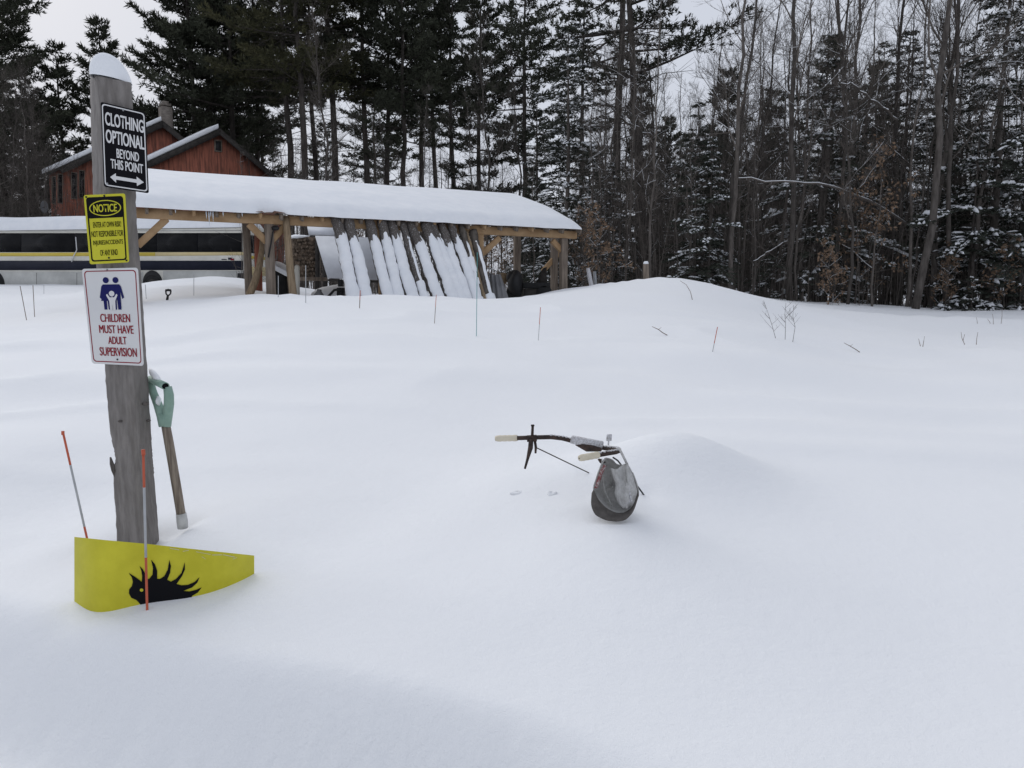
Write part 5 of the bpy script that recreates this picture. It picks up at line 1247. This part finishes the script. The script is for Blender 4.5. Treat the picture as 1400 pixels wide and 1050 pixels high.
for ln, d, r, lab in (([(1010, 244), (1045, 246), (1082, 249), (1110, 249), (1145, 255), (1175, 268), (1205, 285), (1238, 306)], 21.0, .045, 'long bent limb edged with snow arching before the brown beech leaves'),
                      ([(1150, 114), (1170, 119), (1185, 133), (1205, 147), (1226, 164)], 21.2, .04, 'snow edged limb high up, sloping down to the thickest grey trunk'),
                      ([(820, 135), (838, 150), (856, 167), (872, 175), (892, 187)], 28, .05, 'curved snowy limb high up, reaching to the leaning pine'),
                      ([(1030, 357), (1050, 345), (1072, 332), (1098, 327)], 22, .02, 'thin snowy limb low behind the bare shrub')):
    p = np.array([P(x, y, d + .25 * i) for i, (x, y) in enumerate(ln)]); p = np.array([along(p, u) for u in np.linspace(0, 1, 14)]); p[1:-1] += np.random.RandomState(int(r * 999)).randn(12, 3) * .035; n = len(p)
    t = thing('snowy_limb', p[-1], lab, 'limb', G_); rr = np.linspace(r * .4, r, n)
    mb = MB(); mb.tube(p, rr, 6)
    rg = np.random.RandomState(int(d * 10))
    for k in range(16): c = along(p, .05 + .8 * rg.rand()); v = np.array((rg.randn() * .5 - .3, rg.randn() * .4, rg.randn() * .6)); mb.tube([c, c + v * .4, c + v * .75 + (0, 0, .08)], [.010, .007, .003], 3, False)
    mb.build('limb', M['twig'], t); q = p.copy(); q[:, 2] += rr * .8; mb = MB(); mb.tube(q, rr * .45 + .004, 6); mb.build('snow', M['clump'], t, smooth=True)
# the crowd of trees nothing tells apart
def crowd(keys, name, cat, label, group, n, px0, px1, d0, d1, s0, s1, seed):
    rg = np.random.RandomState(seed)
    for i in range(n):
        px = px0 + (px1 - px0) * (i + rg.rand()) / n; d = d0 + (d1 - d0) * rg.rand(); plant(keys[rg.randint(len(keys))], px, d, s0 + (s1 - s0) * rg.rand(), name, label, cat, group)
crowd(('sapA', 'sapB', 'sapD', 'sapC', 'sapA', 'sapD', 'hardD'), 'bare_sapling', 'sapling', 'thin bare sapling in the crowded wood edge past the snow mound', 'thin bare saplings crowding the wood edge', 66, 985, 1430, 21.5, 31, .6, 1.15, 5)
crowd(('sapA', 'sapB', 'sapC', 'sapD'), 'bare_sapling', 'sapling', 'thin bare sapling in the wood between the shed corner and the snow mound', 'thin bare saplings behind the shed corner', 28, 795, 990, 22.5, 33, .6, 1.15, 6)
crowd(('hardA', 'hardB', 'hardC', 'hardN', 'hardM'), 'bare_tree', 'bare tree', 'bare grey tree deep in the wood behind the firs and saplings', 'bare trees deep in the wood', 34, 790, 1460, 27, 52, .55, .88, 7)
crowd(('firH', 'firD', 'pineJ'), 'fir_tree', 'conifer', 'dark conifer deep in the wood behind the bare trunks', 'dark conifers deep in the wood', 24, 850, 1470, 32, 54, .42, .72, 8)
crowd(('pineJ', 'firH', 'firD'), 'fir_tree', 'conifer', 'dark conifer far behind the open shed bay and snow mound', 'conifers far behind the open shed bay', 13, 725, 1010, 40, 58, .5, .82, 21)
crowd(('hardN', 'hardM', 'sapB', 'sapA'), 'bare_tree', 'bare tree', 'bare grey tree behind the house and bus', 'bare trees behind the house and bus', 18, -80, 130, 40, 60, .7, 1.0, 9)
crowd(('sapA', 'sapB', 'sapD', 'hardM', 'beech'), 'bare_sapling', 'sapling', 'thin bare sapling among the pine trunks above the shed roof', 'thin bare saplings among the pine trunks', 34, 330, 790, 38, 60, .7, 1.2, 10)
crowd(('pineJ', 'firH'), 'pine_tree', 'conifer', 'dark conifer far behind the house roof', 'conifers far behind the house', 9, -60, 205, 58, 74, .45, .75, 11)
crowd(('pineI', 'pineI', 'pineF'), 'pine_tree', 'pine', 'dark pine in the second row behind the pines over the shed', 'second row of pines over the shed', 7, 300, 570, 68, 85, .85, 1.0, 12)
# undergrowth and the far wood: masses nobody could count
def tangle(n, px0, px1, d0, d1, h0, h1, tw, seed, r=.010):
    rg = np.random.RandomState(seed); mb = MB()
    for i in range(n):
        px = px0 + (px1 - px0) * rg.rand(); d = d0 + (d1 - d0) * rg.rand(); x = (px - 700) / F * d; h = h0 + (h1 - h0) * rg.rand() ** 1.5; z = gz0[min(len(gz0) - 1, max(0, int((px + 400) / 20)))](d)
        l = rg.randn(2) * .10 * h; p = np.array([(x, d, z - .2), (x + l[0] * .4, d + l[1] * .4, z + h * .5), (x + l[0], d + l[1], z + h)]); rr = r * (.6 + .8 * rg.rand()); mb.tube(p, [rr, rr * .75, rr * .3], 3, False)
        for k in range(tw):
            c = along(p, .1 + .88 * rg.rand()); a = rg.rand() * 6.28; L = h * (.10 + .2 * rg.rand()); e = .5 + .4 * rg.randn(); q = c + np.array((math.cos(a), math.sin(a), e)) * L; mb.tube([c, q], [rr * .45, rr * .15], 3, False)
            if k % 2: c2 = (c + q) / 2; mb.tube([c2, c2 + np.array((math.cos(a + 1), math.sin(a + 1), e + .3)) * L * .4], [rr * .25, rr * .12], 3, False)
    return mb
gz0 = []
for px in range(-400, 1900, 20):
    dd = np.linspace(15, 130, 60); zz = ground((px - 700) / F * dd, dd); gz0.append((lambda dd, zz: (lambda d: float(np.interp(d, dd, zz))))(dd, zz))
tag(tangle(1900, 790, 1490, 22, 36, .8, 6.0, 8, 1, .008).build('undergrowth', M['twig']), 'tangled bare undergrowth filling the wood edge', 'undergrowth', None, 'stuff')
tag(tangle(420, 330, 800, 30, 48, 1.0, 5, 7, 2, .013).build('undergrowth', M['twig']), 'tangled bare undergrowth behind the shed', 'undergrowth', None, 'stuff')
tag(tangle(520, -130, 130, 39, 56, 1.5, 9, 10, 3, .013).build('undergrowth', M['twig']), 'tangled bare brush behind the bus', 'undergrowth', None, 'stuff')
tag(tangle(700, -300, 1800, 70, 125, 4, 10, 16, 4, .045).build('far_wood', M['grey_bark']), 'far bare wood seen between the trunks', 'wood', None, 'stuff')
